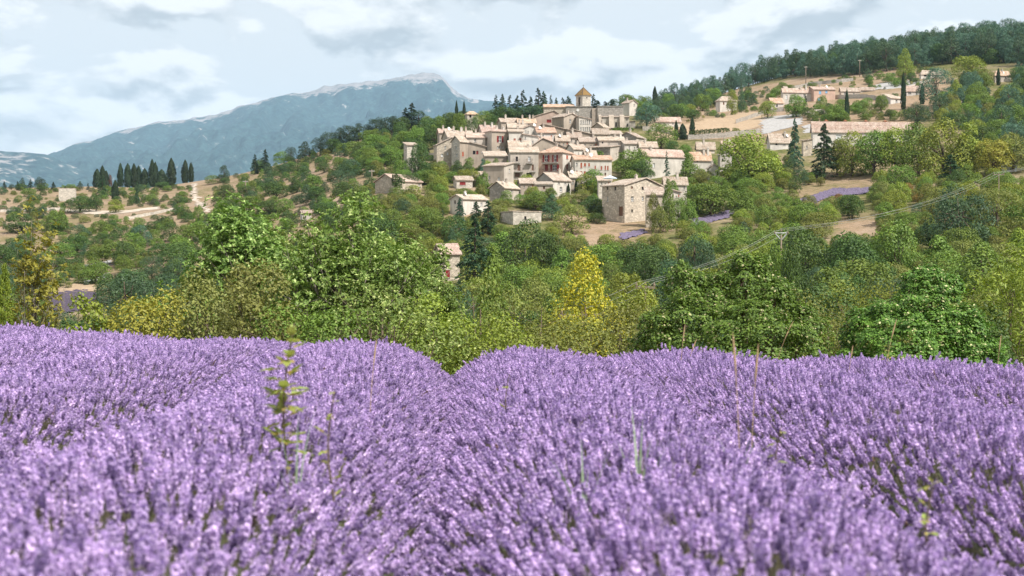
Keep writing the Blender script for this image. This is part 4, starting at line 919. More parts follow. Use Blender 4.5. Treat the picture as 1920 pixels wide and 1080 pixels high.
# houses filling the gaps of the stacked village
H(858, 862, 886, 255, 270, 410, 12, 'gU', 9, 'tan', 'r_pale', 'small tan house wedged behind the narrow two storey house', depth=7, chim=1)
H(950, 953, 985, 239, 256, 418, 8, 'gU', 8, 'cream', 'r_pale', 'cream house filling the gap below the orange roof with three chimneys', depth=7, chim=2)
H(1040, 1043, 1068, 263, 282, 402, 10, 'gU', 8, 'tan', 'r_pale', 'tan house filling the gap under the blank brown wall', depth=7, chim=1)
H(1007, 1009, 1034, 265, 280, 399, 8, 'gU', 7, 'cream', 'r_pink', 'little cream house behind the wide brown stone gable', depth=7, chim=1)
H(1062, 1065, 1090, 257, 272, 412, 8, 'gU', 8, 'cream', 'r_pale', 'cream house below the dark open barn door', depth=7, chim=1)
H(1108, 1112, 1142, 250, 268, 418, 14, 'gU', 8, 'stone', 'r_grey', 'weathered stone house under the little white and tan house', depth=7, chim=0)
H(1140, 1144, 1166, 251, 266, 421, 10, 'sR', 6, 'wstone', 'r_pale', 'pale stone shed beside the church terrace', depth=6, chim=0)
H(952, 955, 995, 274, 292, 384, 8, 'gU', 9, 'white', 'r_pale', 'white house behind the balconied cream house', depth=7, chim=1)
H(1094, 1098, 1118, 290, 304, 376, 12, 'gU', 6, 'cream', 'r_pale', 'small cream house behind the long red shuttered one', depth=6, chim=1)
H(1196, 1200, 1232, 274, 292, 394, 16, 'gU', 8, 'wstone', 'r_pale', 'stone house east of the long cream roofs', depth=7, chim=1)
H(972, 976, 1004, 343, 356, 338, 10, 'gU', 8, 'tan', 'r_pale', 'tan cottage below the balconied house terrace', depth=6, chim=0)
H(884, 888, 912, 330, 346, 358, 14, 'gU', 8, 'wstone', 'r_pale', 'stone cottage beside the pale plastered house', depth=6, chim=0)
H(1120, 1122, 1146, 338, 352, 330, 8, 'sR', 6, 'wstone', 'r_pale', 'low terrace building beside the parasol', depth=5, chim=0)
H(820, 824, 850, 249, 262, 414, 12, 'gU', 7, 'tan', 'r_pink', 'tan house at the upper western corner of the village', depth=7, chim=1)
# eastern part
H(1194, 1208, 1284, 292.5, 332, 372, 22, 'gU', 12, 'white', 'r_pink', 'long white house with a pink ridge roof half hidden by trees', [(1217, 296.5, 2, 2.6, 'd'), (1236, 296.5, 2, 2.6, 'd'), (1226, 310, 4, 8, 'P'), (1250, 311, 4, 6, 'w')], wall_l='gstone', depth=9, chim=1)
H(1292, 1296, 1333, 298, 316, 366, 10, 'gU', 12, 'white', 'r_orange', 'white house with an orange patched roof and one dark window', [(1308, 301.5, 4, 4, 'd')], depth=8, chim=2)
H(1326, 1328, 1350, 316, 342, 352, 12, 'gV', 7, 'white', 'r_pale', 'white gable with one tiny dark window beside the big plane tree', [(1345, 322, 2.4, 4, 'd')], depth=7, chim=1)
H(1346, 1350, 1372, 290, 318, 372, 16, 'gV', 9, 'grey', 'r_grey', 'grey weathered gable house behind the big plane tree', [(1342, 302, 3, 5, 'w'), (1355, 300, 3, 5, 'd')], depth=8, chim=1)
H(1305, 1307, 1340, 276, 288, 404, 10, 'gU', 8, 'cream', 'r_pale', 'low house with pale roof above the orange patched roof', [(1320, 280, 3, 3, 'w')], depth=7, chim=1)
H(1352, 1354, 1379, 273, 290, 410, 8, 'gU', 7, 'pale', 'r_pink', 'small house with pink roof above the big plane tree', [(1362, 278, 3, 4, 'w')], depth=7)
# the big stone farmhouse and its outbuildings
H(1129, 1171, 1243, 347.5, 416, 300, 38, 'gV', 13, 'stone', 'r_pale', 'big rubble stone farmhouse standing alone below the village', [(1185, 351.5, 4, 5, 'b'), (1205.2, 352.5, 4.4, 7, 'd'), (1186, 372.5, 5.4, 9, 'w'), (1205.4, 372, 4, 8, 'p'), (1185.3, 395.5, 3.4, 6, 'd'), (1225, 372, 4, 7, 'w')], [(1139, 353, 2.6, 6, 'd'), (1153.5, 353, 3, 8, 'd'), (1139, 373, 2.6, 10, 'w'), (1164, 396, 7, 18, 'b')], chim=1, name='stone_farmhouse', rf=.55)
H(1210, 1212, 1244, 363, 402, 292, 12, 'sR', 8, 'stone', 'r_pale', 'lean-to annex with a pale roof on the stone farmhouse', [(1220, 380, 5, 14, 'd')], depth=5, chim=0, name='annex')
H(1243, 1246, 1288, 342, 372, 322, 14, 'gU', 9, 'wstone', 'r_pale', 'rear wing behind the stone farmhouse roof', [(1283, 352, 2.4, 6, 'w')], depth=7, chim=1, name='rear_wing')
H(1255, 1258, 1276, 361, 392, 304, 14, 'sU', 5, 'wstone', 'r_pale', 'small stone outhouse behind the fir by the farmhouse', depth=5, chim=0, name='outhouse')
# barn, cottages and walls on the western slope
H(703, 742, 791, 339.5, 364, 350, 44, 'gU', 13, 'stone', 'r_pink', 'stone barn with a pink roof and ivy over its corner', [(786, 345, 3, 8, 'w')], chim=0, name='stone_barn', cat='barn')
H(757, 763, 783, 272, 318, 388, 24, 'sR', 5, 'wstone', 'r_pale', 'stone tower house with a small red awning among trees', [(774, 290, 3, 5, 'w')], depth=6, chim=0)
H(850, 856, 886, 337, 354, 354, 20, 'gU', 6, 'wstone', 'r_grey', 'low stone cottage with a wide dark red window', [(867.5, 344, 11, 6, 'C')], depth=6, chim=0)
H(844, 868, 914, 373, 402, 312, 46, 'gU', 7.5, 'white', 'r_pale', 'white cottage half hidden behind young firs', [(890, 383, 4, 7, 'w'), (903, 383, 4, 7, 'w')], [(853, 379, 3, 7, 'd')], chim=1)
H(938, 962, 1015, 397.5, 420, 297, 20, 'f', 0, 'wstone', 'r_grey', 'roofless low stone building in front of the terrace gardens', [(985, 409, 4, 7, 'd')], chim=0, depth=6, name='stone_building')
H(872, 876, 896, 213.5, 228, 480, 20, 'h', 5, 'cream', 'r_orange', 'small house with an arched porch among trees on the skyline', [(882, 218, 4, 5, 'd'), (888, 222, 3, 4, 'w')], depth=7, chim=0)
H(814, 827, 862, 475, 532, 238, 26, 'gU', 15, 'stone', 'r_pink', 'pinkish stone house with one white window half hidden in the valley trees', [(838, 482.5, 7, 11, 'p'), (839.5, 513.5, 8, 14, 'C')], chim=0, name='valley_house', depth=6)
H(563, 567, 584, 400, 413, 336, 15, 'gU', 4, 'white', 'r_pale', 'tiny white hut on the dry slope above the walnut crown', [(573, 405, 3, 5, 'w')], depth=4, chim=0, name='hut', cat='hut')
H(110, 113, 143, 355, 372, 520, 12, 'f', 0, 'wstone', 'r_grey', 'pale ruined stone walls on the terraces', [(126, 364, 3, 8, 'd')], depth=6, chim=0, name='stone_ruin', cat='ruin')
# houses on the eastern hillside
H(1166, 1180, 1195, 193, 206, 525, 40, 'gV', 5, 'white', 'r_pale', 'white gabled house among the trees east of the church', [(1189, 197, 2.4, 4, 'w')], chim=1)
H(1228, 1231, 1276, 227, 238, 470, 8, 'gU', 7, 'white', 'r_pink', 'long low white building with a pink roof at the field foot', [(1245, 231, 3, 3, 'w'), (1262, 231, 3, 3, 'w')], depth=7, chim=0)
H(1342, 1350, 1382, 188, 205, 560, 20, 'h', 8, 'white', 'r_pale', 'white villa behind a leaning tree under the pine forest', [(1357, 194, 3, 5, 'b'), (1372, 194, 3, 5, 'w')], depth=8, chim=0)
H(1440, 1446, 1469, 192, 208, 545, 16, 'gU', 8, 'pale', 'r_orange', 'small house with a rusty roof beside the white villa wing', [(1457, 198, 3, 5, 'd')], depth=7, chim=0)
H(1465, 1468, 1526, 172, 196, 556, 8, 'gU', 6, 'white', 'r_pink', 'long white wing joined to the pink house', [(1475, 182, 3.4, 8, 'P'), (1508, 178, 3, 5, 'w')], depth=8, chim=2)
H(1526, 1526, 1566, 168, 196, 554, 4, 'gU', 7, 'pink', 'r_pink', 'pink house with bright blue shutters on the hillside', [(1537.8, 173.5, 4.4, 6, 'B'), (1549.6, 172, 4, 5.4, 'B'), (1536, 187, 4, 6, 'B')], depth=10, chim=1)
H(1574, 1577, 1612, 170, 186, 560, 10, 'gU', 5, 'cream', 'r_pale', 'cream house beside the pink one', [(1584, 175, 3, 6, 'p'), (1601, 176, 3, 5, 'w')], depth=8, chim=0)
H(1612, 1614, 1640, 168, 178, 575, 6, 'gU', 4, 'grey', 'r_pale', 'long flat grey building with a dark window strip', [(1626, 172.5, 16, 3, 'w')], depth=7, chim=0)
H(1654, 1670, 1696, 184, 206, 500, 32, 'sR', 9, 'pale', 'r_pale', 'modern pale house with a low slanting roof behind the cypress', [(1681, 190, 4, 6, 'w'), (1676, 198, 3, 5, 'w'), (1688, 198, 5, 6, 'd')], [(1662, 192, 3, 5, 'w')], chim=0, name='villa')
H(1697, 1699, 1726, 168, 200, 522, 8, 'gU', 6, 'pale', 'r_pink', 'upper storey villa block between two cypresses', [(1706, 174, 6, 6, 'p'), (1719, 176, 3, 8, 'w'), (1706, 187, 4, 6, 'w')], depth=8, chim=0, name='villa')
H(1724, 1727, 1770, 138, 150, 610, 8, 'h', 6, 'white', 'r_pale', 'white bungalow with two dark windows below the forest', [(1735, 141.5, 5, 4, 'd'), (1743, 141.5, 5, 4, 'd')], depth=10, chim=0, name='bungalow')
H(1521, 1524, 1707, 243, 272, 402, 5, 'gU', 14, 'pale', 'r_pink', 'very long farmhouse with a pink roof and four brick chimneys', [(1573, 256, 11, 11, 'P'), (1610, 252, 4, 7, 'w'), (1660, 252, 4, 7, 'w'), (1540, 254, 4, 7, 'w')], depth=8, chim=0, name='long_farmhouse')
LONG = bpy.context.scene.objects['long_farmhouse']
_roof = [c for c in LONG.children if c.name.startswith('roof')][0]
for q in (1557, 1594, 1634, 1672): chimney(_roof, (q - 1524) * 402 / F, 3.6, 9.2 if False else _roof.dimensions.z * 0 + (kz(229) * 402 - LONG.location.z) - .3, .8, 1.0, mat='terra')
H(1503, 1506, 1523, 264, 296, 388, 8, 'sL', 3, 'stone', 'r_grey', 'cream stone gable end beside the long farmhouse', [(1513, 276, 3, 6, 'w')], depth=6, chim=0, name='stone_outbuilding')
H(1438, 1444, 1483, 265, 280, 402, 14, 'gU', 13, 'pale', 'r_pale', 'house with a broad pale roof between dark trees and the gravel bank', [(1456, 270, 4, 5, 'd'), (1471, 270, 4, 5, 'w')], depth=9, chim=1)
H(1862, 1866, 1896, 140, 154, 548, 8, 'h', 7, 'cream', 'r_orange', 'hillside house with an orange roof behind a cypress at the forest edge', [(1874, 144, 4, 5, 'd'), (1886, 144, 3, 5, 'w')], depth=9, chim=1)
H(1468, 1470, 1476, 165, 172, 600, 20, 'gU', 2, 'white', 'r_pale', 'small white hut on the straw slope above the pink house', depth=3, chim=0, name='hut', cat='hut')

# ---------------------------------------------------------------- church
def church():
    Y = 468.0; root = empty('church', at(1092.6, 212, Y)); z0 = min(gz(kx(p) * Y, Y + q) for p in (1020, 1092, 1190) for q in (0, 14)) - 1.0; root.location.z = z0
    tag(root, 'stone church with square bell tower under a yellow pyramid roof', 'church'); HOUSES.append((1019, 1190, 158, 246, Y))
    X = lambda px: (px - 1092.6) / F * Y; Z = lambda py: kz(py) * Y - z0
    mb = MB(); mb.box(X(1020), X(1080), 1.0, 11, 0, Z(200)); mb.build('nave_wall', M['stone'], root)
    rb, uvs = MB(), []; o = .4
    a, b = X(1019), X(1078); zr, ze = Z(191.5), Z(199.5)
    slab(rb, uvs, [(a, .6, ze), (b, .6, ze), (b, 6, zr), (a, 6, zr)], .2, lambda p: (p[0], p[1])); slab(rb, uvs, [(a, 6, zr), (b, 6, zr), (b, 11.4, ze), (a, 11.4, ze)], .2, lambda p: (p[0], p[1]))
    obj('nave_roof', mesh_from('nave_roof', rb.v, rb.f, M['r_orange'], uv=uvs), root)
    mb = MB(); mb.poly([(X(1020), 1, ze), (X(1020), 6, zr - .25), (X(1020), 11, ze)]); mb.build('gable', M['stone'], root)
    # tower base with the clock
    mb = MB(); mb.box(X(1061), X(1110), 0, 9, 0, Z(200)); mb.box(X(1060.4), X(1110.6), -.25, 9.2, Z(200) + .002, Z(198.8)); mb.build('tower_base', M['gstone'], root)
    mb = MB(); mb.box(X(1110) + .003, X(1120), -.6, 8, 0, Z(203)); mb.build('corner_turret', M['tan'], root)
    ck = MB(); n = 24; c = (X(1083.5), Z(206.6)); r = 2.5 * Y / F
    ck.tube([(c[0], -.02, c[1]), (c[0], -.14, c[1])], [r, r], n); ck = ck.build('clock', M['whitep'], root)
    h = MB(); h.box(c[0] - .03, c[0] + .03, -.19, -.15, c[1] - .05, c[1] + r * .75); h.box(c[0], c[0] + r * .5, -.185, -.155, c[1] - .03, c[1] + .03); h.build('clock_hand', M['dark'], ck)
    # belfry turned so that two faces show
    ang = math.radians(36); u = (math.cos(ang), math.sin(ang)); v = (-math.sin(ang), math.cos(ang)); w = 3.45; zb, zt = Z(199), Z(178.5); oy = 1.2
    P = lambda p, q, z: (u[0] * p + v[0] * q, oy + u[1] * p + v[1] * q, z)
    wl = MB(); sc = MB()
    def tf(mb0): return [P(x, y, z) for x, y, z in mb0.v]
    m0 = MB(); hl = [(w * .34, w * .66, zb + 1.3 * .3, Z(180.5))]; hr = [(w * .42, w * .62, Z(183), Z(180.8))]
    face_with_holes(m0, (0, 0), (1, 0), w, zb, zt, hr, .5, (0, -1)); face_with_holes(m0, (0, 0), (0, 1), w, zb, zt, hl, .5, (-1, 0))
    m0.poly([(w, 0, zb), (w, w, zb), (w, w, zt), (w, 0, zt)]); m0.poly([(w, w, zb), (0, w, zb), (0, w, zt), (w, w, zt)])
    obj('belfry_wall', mesh_from('belfry_wall', tf(m0), m0.f, M['wstone']), root)
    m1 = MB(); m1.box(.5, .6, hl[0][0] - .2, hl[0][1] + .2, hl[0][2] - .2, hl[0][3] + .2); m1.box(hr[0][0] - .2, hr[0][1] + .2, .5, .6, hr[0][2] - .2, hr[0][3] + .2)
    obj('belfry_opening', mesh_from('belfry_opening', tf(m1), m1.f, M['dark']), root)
    b = MB(); yb = (hl[0][0] + hl[0][1]) / 2; zbell = hl[0][2] + 1.6; b.tube([(.25, yb, zbell), (.25, yb, zbell + .35), (.25, yb, zbell + .75), (.25, yb, zbell + .9)], [.42, .33, .26, .06], 10)
    obj('bell', mesh_from('bell', tf(b), b.f, M['iron']), root)
    cn = MB(); cn.box(-.18, w + .18, -.18, w + .18, zt + .002, zt + .2); cn = obj('cornice', mesh_from('cornice', tf(cn), cn.f, M['wstone']), root)
    rb, uvs = MB(), []; e = .3; ap = (w / 2, w / 2, Z(161.2)); Q = [(-e, -e, zt + .26), (w + e, -e, zt + .26), (w + e, w + e, zt + .26), (-e, w + e, zt + .26)]
    for i in range(4):
        p, q = Q[i], Q[(i + 1) % 4]; slab(rb, uvs, [P(*p), P(*q), P(*ap)], .05, (lambda t: (t[0], t[2])))
    ro = obj('tower_roof', mesh_from('tower_roof', rb.v, rb.f, M['r_yellow'], uv=uvs), root)
    for i in range(4):                                     # dark ridge tiles
        m2 = MB(); m2.tube([P(*Q[i]), P(*ap)], [.11, .09], 5); m2.build('ridge_tile', M['iron'], ro)
    ax, ay, az = P(*ap); m3 = MB(); m3.tube([(ax, ay, az - .1), (ax, ay, az + .9)], [.07, .04], 5); m3.box(ax - .3, ax + .3, ay - .03, ay + .03, az + .52, az + .6); m3.build('cross', M['iron'], ro)
    # apse block, buttresses and chapels to the east
    mb = MB(); mb.box(X(1120) + .004, X(1168), -1.2, 9, 0, Z(200.5)); mb.box(X(1119.6) + .01, X(1168.6), -1.4, 9.2, Z(200.5) + .002, Z(199.2)); mb.build('choir_wall', M['gstone'], root)
    mb = MB(); mb.box(X(1124), X(1172), -3.6, -1.203, 0, Z(221)); mb.build('side_chapel', M['wstone'], root)
    rb, uvs = MB(), []; slab(rb, uvs, [(X(1123), -3.9, Z(221)), (X(1179), -3.9, Z(221)), (X(1179), -1.21, Z(218.2)), (X(1123), -1.21, Z(218.2))], .15, lambda p: (p[0], p[1])); obj('chapel_roof', mesh_from('chapel_roof', rb.v, rb.f, M['r_pale'], uv=uvs), root)
    for p0, p1 in ((1140, 1149), (1160, 1168.5), (1121, 1126)):
        m4 = MB(); a, b2 = X(p0), X(p1); zz = Z(219.5); m4.hexa([(a, -6.2, 0), (b2, -6.2, 0), (b2, -3.604, 0), (a, -3.604, 0), (a, -4.3, zz), (b2, -4.3, zz), (b2, -3.604, zz + .4), (a, -3.604, zz + .4)]); m4.build('buttress', M['tan'], root)
    mb = MB(); mb.box(X(1172) + .004, X(1178.5), -3.3, 6, 0, Z(221)); mb.build('stair_turret', M['wstone'], root)
    mb = MB(); mb.box(X(1178.5) + .004, X(1190), -2.8, 5, 0, Z(228)); mb.build('sacristy_wall', M['wstone'], root)
    rb, uvs = MB(), []; slab(rb, uvs, [(X(1178), -3.1, Z(228)), (X(1191), -3.1, Z(228)), (X(1191), 5.2, Z(225)), (X(1178), 5.2, Z(225))], .18, lambda p: (p[0], p[1])); obj('sacristy_roof', mesh_from('sacristy_roof', rb.v, rb.f, M['r_pale'], uv=uvs), root)
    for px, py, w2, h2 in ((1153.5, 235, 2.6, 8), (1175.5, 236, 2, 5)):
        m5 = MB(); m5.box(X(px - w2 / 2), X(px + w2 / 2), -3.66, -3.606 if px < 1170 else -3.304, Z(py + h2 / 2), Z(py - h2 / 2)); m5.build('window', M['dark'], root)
church()

# ---------------------------------------------------------------- paths, banks, far lavender plots, walls
def drape(name, poly, mat, lift=.12, step=4.0, ridge=0.0, rdir=(1, 0), cell=2.0, smooth=True):
    xs = [p[0] for p in poly]; ys = [p[1] for p in poly]; W0 = [hit(*p, 60) for p in poly]; wp = [(p[0], p[1]) for p in W0]
    x0, x1 = min(p[0] for p in wp), max(p[0] for p in wp); y0, y1 = min(p[1] for p in wp), max(p[1] for p in wp)
    gx = np.arange(x0, x1 + cell, cell); gy = np.arange(y0, y1 + cell, cell); X, Yg = np.meshgrid(gx, gy); Z = ground_z(X, Yg) + lift
    if ridge: Z = Z + ridge * (.5 + .5 * np.cos((X * rdir[0] + Yg * rdir[1]) * 2 * PI / 1.9)) + fbm(X / .8, Yg / .8, 2, 7) * ridge * .6
    jx = fbm(X[:-1, :-1] / 2.2, Yg[:-1, :-1] / 2.2, 3, 5) * 3.0; ok = inside(wp, X[:-1, :-1] + cell / 2 + jx, Yg[:-1, :-1] + cell / 2 + jx * .7); n, mm = X.shape; i = (np.arange(n - 1)[:, None] * mm + np.arange(mm - 1)[None, :])[ok]
    if not len(i): print('EMPTY drape', name); return None
    return obj(name, mesh_from(name, np.stack([X.ravel(), Yg.ravel(), Z.ravel()], 1), np.stack([i, i + 1, i + mm + 1, i + mm], 1), mat, smooth))
def gravel_mat(name, a, b):
    m, N, K, out = new_mat(name); geo = N('ShaderNodeNewGeometry'); n2 = n_noise(N, K, geo.outputs['Position'], .9, 5.0, .7)
    n_bsdf(N, K, out, n_mix(N, K, n_range(N, K, n2, .3, .7), a, b), .95, .05, n2, .6, .2); return m
M['gravel'] = gravel_mat('grey_gravel', (.27, .26, .25), (.43, .42, .41)); M['track'] = gravel_mat('pale_track', (.40, .33, .26), (.54, .47, .40)); M['earth'] = gravel_mat('bare_earth', (.30, .22, .145), (.43, .325, .225))
def lav_mat(name, a, b):
    m, N, K, out = new_mat(name); geo = N('ShaderNodeNewGeometry'); n2 = n_noise(N, K, geo.outputs['Position'], 2.2, 5.0, .75)
    n_bsdf(N, K, out, n_mix(N, K, n_range(N, K, n2, .35, .65), a, b), .95, .05, n2, .8, .3); return m
M['lavfar'] = lav_mat('far_lavender', (.09, .075, .11), (.23, .19, .285)); M['lavcut'] = lav_mat('faded_lavender', (.06, .05, .07), (.13, .105, .145))
for poly, mt, lab in (([(1275, 416), (1375, 393), (1372, 408), (1330, 418), (1285, 432)], 'lavfar', 'narrow far lavender plot beside the stone farmhouse bushes'),
                      ([(1158, 440), (1205, 429), (1212, 437), (1165, 452)], 'lavfar', 'tiny far lavender plot below the stone farmhouse'),
                      ([(1490, 376), (1560, 354), (1645, 350), (1640, 362), (1560, 368), (1515, 388)], 'lavfar', 'far lavender plot below the row of big trees'),
                      ([(88, 552), (150, 543), (186, 550), (182, 572), (120, 590), (90, 582)], 'lavcut', 'dark faded lavender plot in the valley behind the slim yellow tree')):
    o = drape('lavender_field', poly, M[mt], .06, ridge=.2, rdir=(.8, .6), cell=.5)
    if o: tag(o, lab, 'lavender field', kind='stuff')
for poly, mt, nm, lab in (([(1425, 222), (1500, 214), (1505, 232), (1430, 252)], 'gravel', 'gravel_bank', 'grey gravel bank below the leaning tree'),
                     ([(1508, 236), (1540, 230), (1545, 246), (1508, 250)], 'gravel', 'gravel_bank', 'grey gravel bank beside the long farmhouse roof'),
                     ([(1630, 160), (1690, 150), (1738, 152), (1700, 164), (1640, 168)], 'gravel', 'gravel_bank', 'pale gravel terrace above the villa'),
                     ([(1690, 168), (1735, 148), (1746, 150), (1712, 172)], 'track', 'driveway', 'pale driveway climbing to the white bungalow'),
                     ([(1785, 198), (1806, 186), (1806, 198), (1790, 210)], 'track', 'track', 'short pale track between the hillside pines'),
                     ([(1225, 262), (1420, 240), (1440, 215), (1400, 205), (1250, 245)], 'earth', 'hay_field', 'mown hay field on the slope east of the village'),
                     ([(360, 345), (368, 344), (368, 362), (378, 380), (396, 397), (390, 399), (370, 383), (361, 364)], 'track', 'track', 'white track climbing beside the cypress row'),
                     ([(118, 392), (200, 396), (300, 388), (300, 392), (200, 402), (118, 397)], 'track', 'track', 'pale farm track crossing the terraces'),
                     ([(142, 500), (205, 488), (212, 497), (180, 506), (145, 508)], 'gravel', 'rock_outcrop', 'pale bare rock strip on the lower slope'),
                     ([(155, 522), (205, 512), (208, 518), (165, 530)], 'gravel', 'rock_outcrop', 'second pale rock strip nearer the dark lavender plot'),
                     ([(100, 540), (150, 530), (190, 545), (150, 548), (105, 552)], 'earth', 'bare_patch', 'bare straw patch above the dark lavender plot')):
    o = drape(nm, poly, M[mt], .10, cell=1.2)
    if o: tag(o, lab, nm.replace('_', ' '), kind='structure')
def stone_wall(pts, hgt, thick, mat, label):
    P = []
    for (a, b) in zip(pts[:-1], pts[1:]):
        n = max(2, int(abs(b[0] - a[0]) / 8) + 1)
        for t in np.linspace(0, 1, n, endpoint=False): P.append(hit(a[0] + (b[0] - a[0]) * t, a[1] + (b[1] - a[1]) * t, 60))
    P.append(hit(*pts[-1], 60)); mb = MB(); o3 = P[0]
    for p, q in zip(P[:-1], P[1:]):
        a, b = [(s[0] - o3[0], s[1] - o3[1], s[2] - o3[2]) for s in (p, q)]; j = rng.normal(0, .06)
        mb.hexa([(a[0], a[1], a[2] - .6), (b[0], b[1], b[2] - .6), (b[0], b[1] + thick, b[2] - .6), (a[0], a[1] + thick, a[2] - .6), (a[0], a[1], a[2] + hgt + j), (b[0], b[1], b[2] + hgt + j), (b[0], b[1] + thick, b[2] + hgt + j), (a[0], a[1] + thick, a[2] + hgt + j)])
    me = mesh_from('stone_wall', mb.v, mb.f, M[mat]); tag(obj('stone_wall', me, None, o3), label, 'wall')
stone_wall([(1290, 262), (1360, 258), (1425, 250)], 1.6, .6, 'gstone', 'grey dry stone wall along the foot of the hay field')
stone_wall([(1205, 205 + 40), (1232, 246), (1290, 262)], 1.4, .6, 'wstone', 'stone garden wall from the church hedge to the hay field')
stone_wall([(1510, 218), (1545, 214), (1550, 222)], 1.8, .6, 'wstone', 'terrace wall below the pink house')
stone_wall([(880, 352), (905, 344), (925, 342)], 2.0, .6, 'wstone', 'garden terrace wall beside the low stone cottage')
stone_wall([(800, 300), (846, 303), (900, 300)], 2.2, .6, 'wstone', 'retaining wall under the western houses')
stone_wall([(1450, 176), (1520, 160), (1600, 152)], 1.5, .6, 'gstone', 'dry stone terrace wall above the pink house')
stone_wall([(1560, 186), (1620, 184), (1655, 190)], 1.6, .6, 'wstone', 'stone terrace wall between the cream house and the villa')
stone_wall([(1380, 232), (1440, 212), (1470, 208)], 1.5, .6, 'gstone', 'stone terrace wall above the gravel bank')
stone_wall([(0, 398), (60, 396), (118, 394)], .9, .5, 'wstone', 'low terrace wall on the far dry slope')
stone_wall([(240, 412), (290, 402), (330, 394)], .9, .5, 'wstone', 'low terrace wall climbing from the round oak to the track')

HOUSES += [(1302, 1364, 400, 411, 320), (1172, 1204, 433, 443, 300), (1545, 1625, 353, 360, 345), (95, 182, 549, 578, 275), (1580, 1640, 414, 432, 300), (1060, 1260, 419, 436, 305), (362, 392, 346, 396, 600), (125, 300, 389, 400, 520), (1425, 1500, 218, 246, 470), (1879, 1907, 303, 321, 335)]
# ---------------------------------------------------------------- trees one can pick out, west to east
def T(key, px, top, base, w, mat=None, label=None, Y=None, cat=None, **kw): return plant_px(key, px, top, base, w, mat, Y, label=label, cat=cat, **kw)
# near belt beyond the lavender
near_plant('nearpine', 8, 498, 100, 'light', 'young light green pine at the edge of the lavender field', 34, 806)
near_plant('slim', 66, 383, 120, 'gold', 'tall slim yellow tree with sparse leaves', 40, 749)
near_plant('shrub', 150, 566, 110, 'light', 'bright yellow green sapling bush below the slim yellow tree', 33, 919)
near_plant('shrub', 272, 556, 165, 'gold', 'broad yellowish bush with ochre leaves at the field edge', 34, 934)
near_plant('shrub', 385, 520, 150, 'ochre', 'tall ochre green shrub beside the smaller walnut', 36, 914)
near_plant('shrub', 470, 500, 150, 'ochre', 'brownish shrub standing in front of the walnut trees', 33, 882)
near_plant('walnut', 465, 372, 290, 'walnut', 'smaller walnut tree with tufted leaves and see-through crown', 44, 749)
near_plant('walnut', 655, 392, 390, 'walnut', 'large walnut tree with forked grey branches showing in its crown', 42, 661)
near_plant('walnut', 792, 452, 190, 'walnut', 'narrow walnut tree leaning out toward the valley house', 45, 777)
near_plant('walnut', 560, 420, 230, 'walnut', 'walnut tree between the large and the smaller one', 47, 778)
near_plant('shrub', 720, 540, 300, 'walnut', 'leafy walnut undergrowth at the foot of the large walnut', 34, 881)
near_plant('shrub', 590, 580, 220, 'green', 'green bush under the walnut, behind the tall weed', 32, 888)
near_plant('shrub', 810, 560, 170, 'light', 'light green bush beside the deep furrow', 36, 894)
near_plant('shrub', 900, 520, 200, 'olive', 'olive green shrub between the walnut and the golden tree', 46, 847)
T('cone1', 925, 490, 0, 120, 'green', 'slender green sumac like tree before the dark cedar', 56)
near_plant('shrub', 990, 545, 190, 'olive', 'feathery olive shrub beside the golden tree', 44, 865)
near_plant('gold', 1098, 484, 330, 'yellow', 'golden yellow conical tree', 46, 819)
near_plant('shrub', 1078, 600, 200, 'olive', 'olive shrub at the foot of the golden tree', 38, 901)
near_plant('shrub', 1160, 575, 160, 'olive', 'olive bush east of the golden tree', 40, 968)
near_plant('shrub', 930, 600, 170, 'light', 'bush with yellow green tips in the middle of the hedge', 35, 957)
near_plant('shrub', 1195, 545, 120, 'light', 'yellow green shrub beside the creeper mound', 48, 876)
near_plant('willow', 1895, 462, 230, 'light', 'large willowy yellow green bush at the edge of the field', 36, 814)
near_plant('shrub', 1560, 560, 200, 'olive', 'olive yellow thicket between the two creeper mounds', 50, 868)
near_plant('shrub', 1840, 590, 150, 'dark', 'dark bush between creeper mound and willowy bush', 34, 984)
near_plant('shrub', 1610, 530, 170, 'light', 'light shrub behind the gap between creeper mounds', 62, 888)
def creeper_mound(lumps_px, Y, n, leaf, label):
    """lumps: (px, py, half width, half height) of each bulge, with its real distance"""
    xs = [kx(l[0]) * Y for l in lumps_px]; cx = sum(xs) / len(xs); z0 = gz(cx, Y); root = empty('creeper_mound', (cx, Y, z0)); L = []
    for (px, py, a, b, dy), x in zip(lumps_px, xs): L.append((x - cx, dy, kz(py) * Y - z0, a * Y / F, max(a * Y / F * .8, .5), b * Y / F))
    (v, f), _ = creeper(int(Y * 7) + n, L, n, leaf); obj('crown', mesh_from('crown', v, f, FM['ivy']), root)
    mb = MB()
    for l in L: mb.tube([(l[0] * .6, l[1] * .6, -.3), (l[0] * .9, l[1], l[2] * .5), (l[0], l[1], l[2])], [.14, .09, .04], 5)
    mb.build('trunk', M['bark'], root); tag(root, label, 'creeper')
creeper_mound([(1285, 545, 40, 45, .3), (1330, 610, 75, 70, 0), (1270, 630, 65, 70, -.6), (1402, 545, 55, 60, .2), (1395, 510, 22, 34, .3), (1440, 600, 70, 75, 0), (1490, 640, 60, 60, -.4), (1400, 660, 110, 80, -.8), (1235, 660, 40, 50, -.2), (1345, 560, 40, 40, .6), (1300, 700, 120, 80, -.3), (1470, 700, 90, 70, 0), (1280, 520, 14, 26, .3), (1455, 560, 35, 40, .2)], 33.0, 100000, .066, 'large twin peaked mound of flowering creeper smothering a tree')
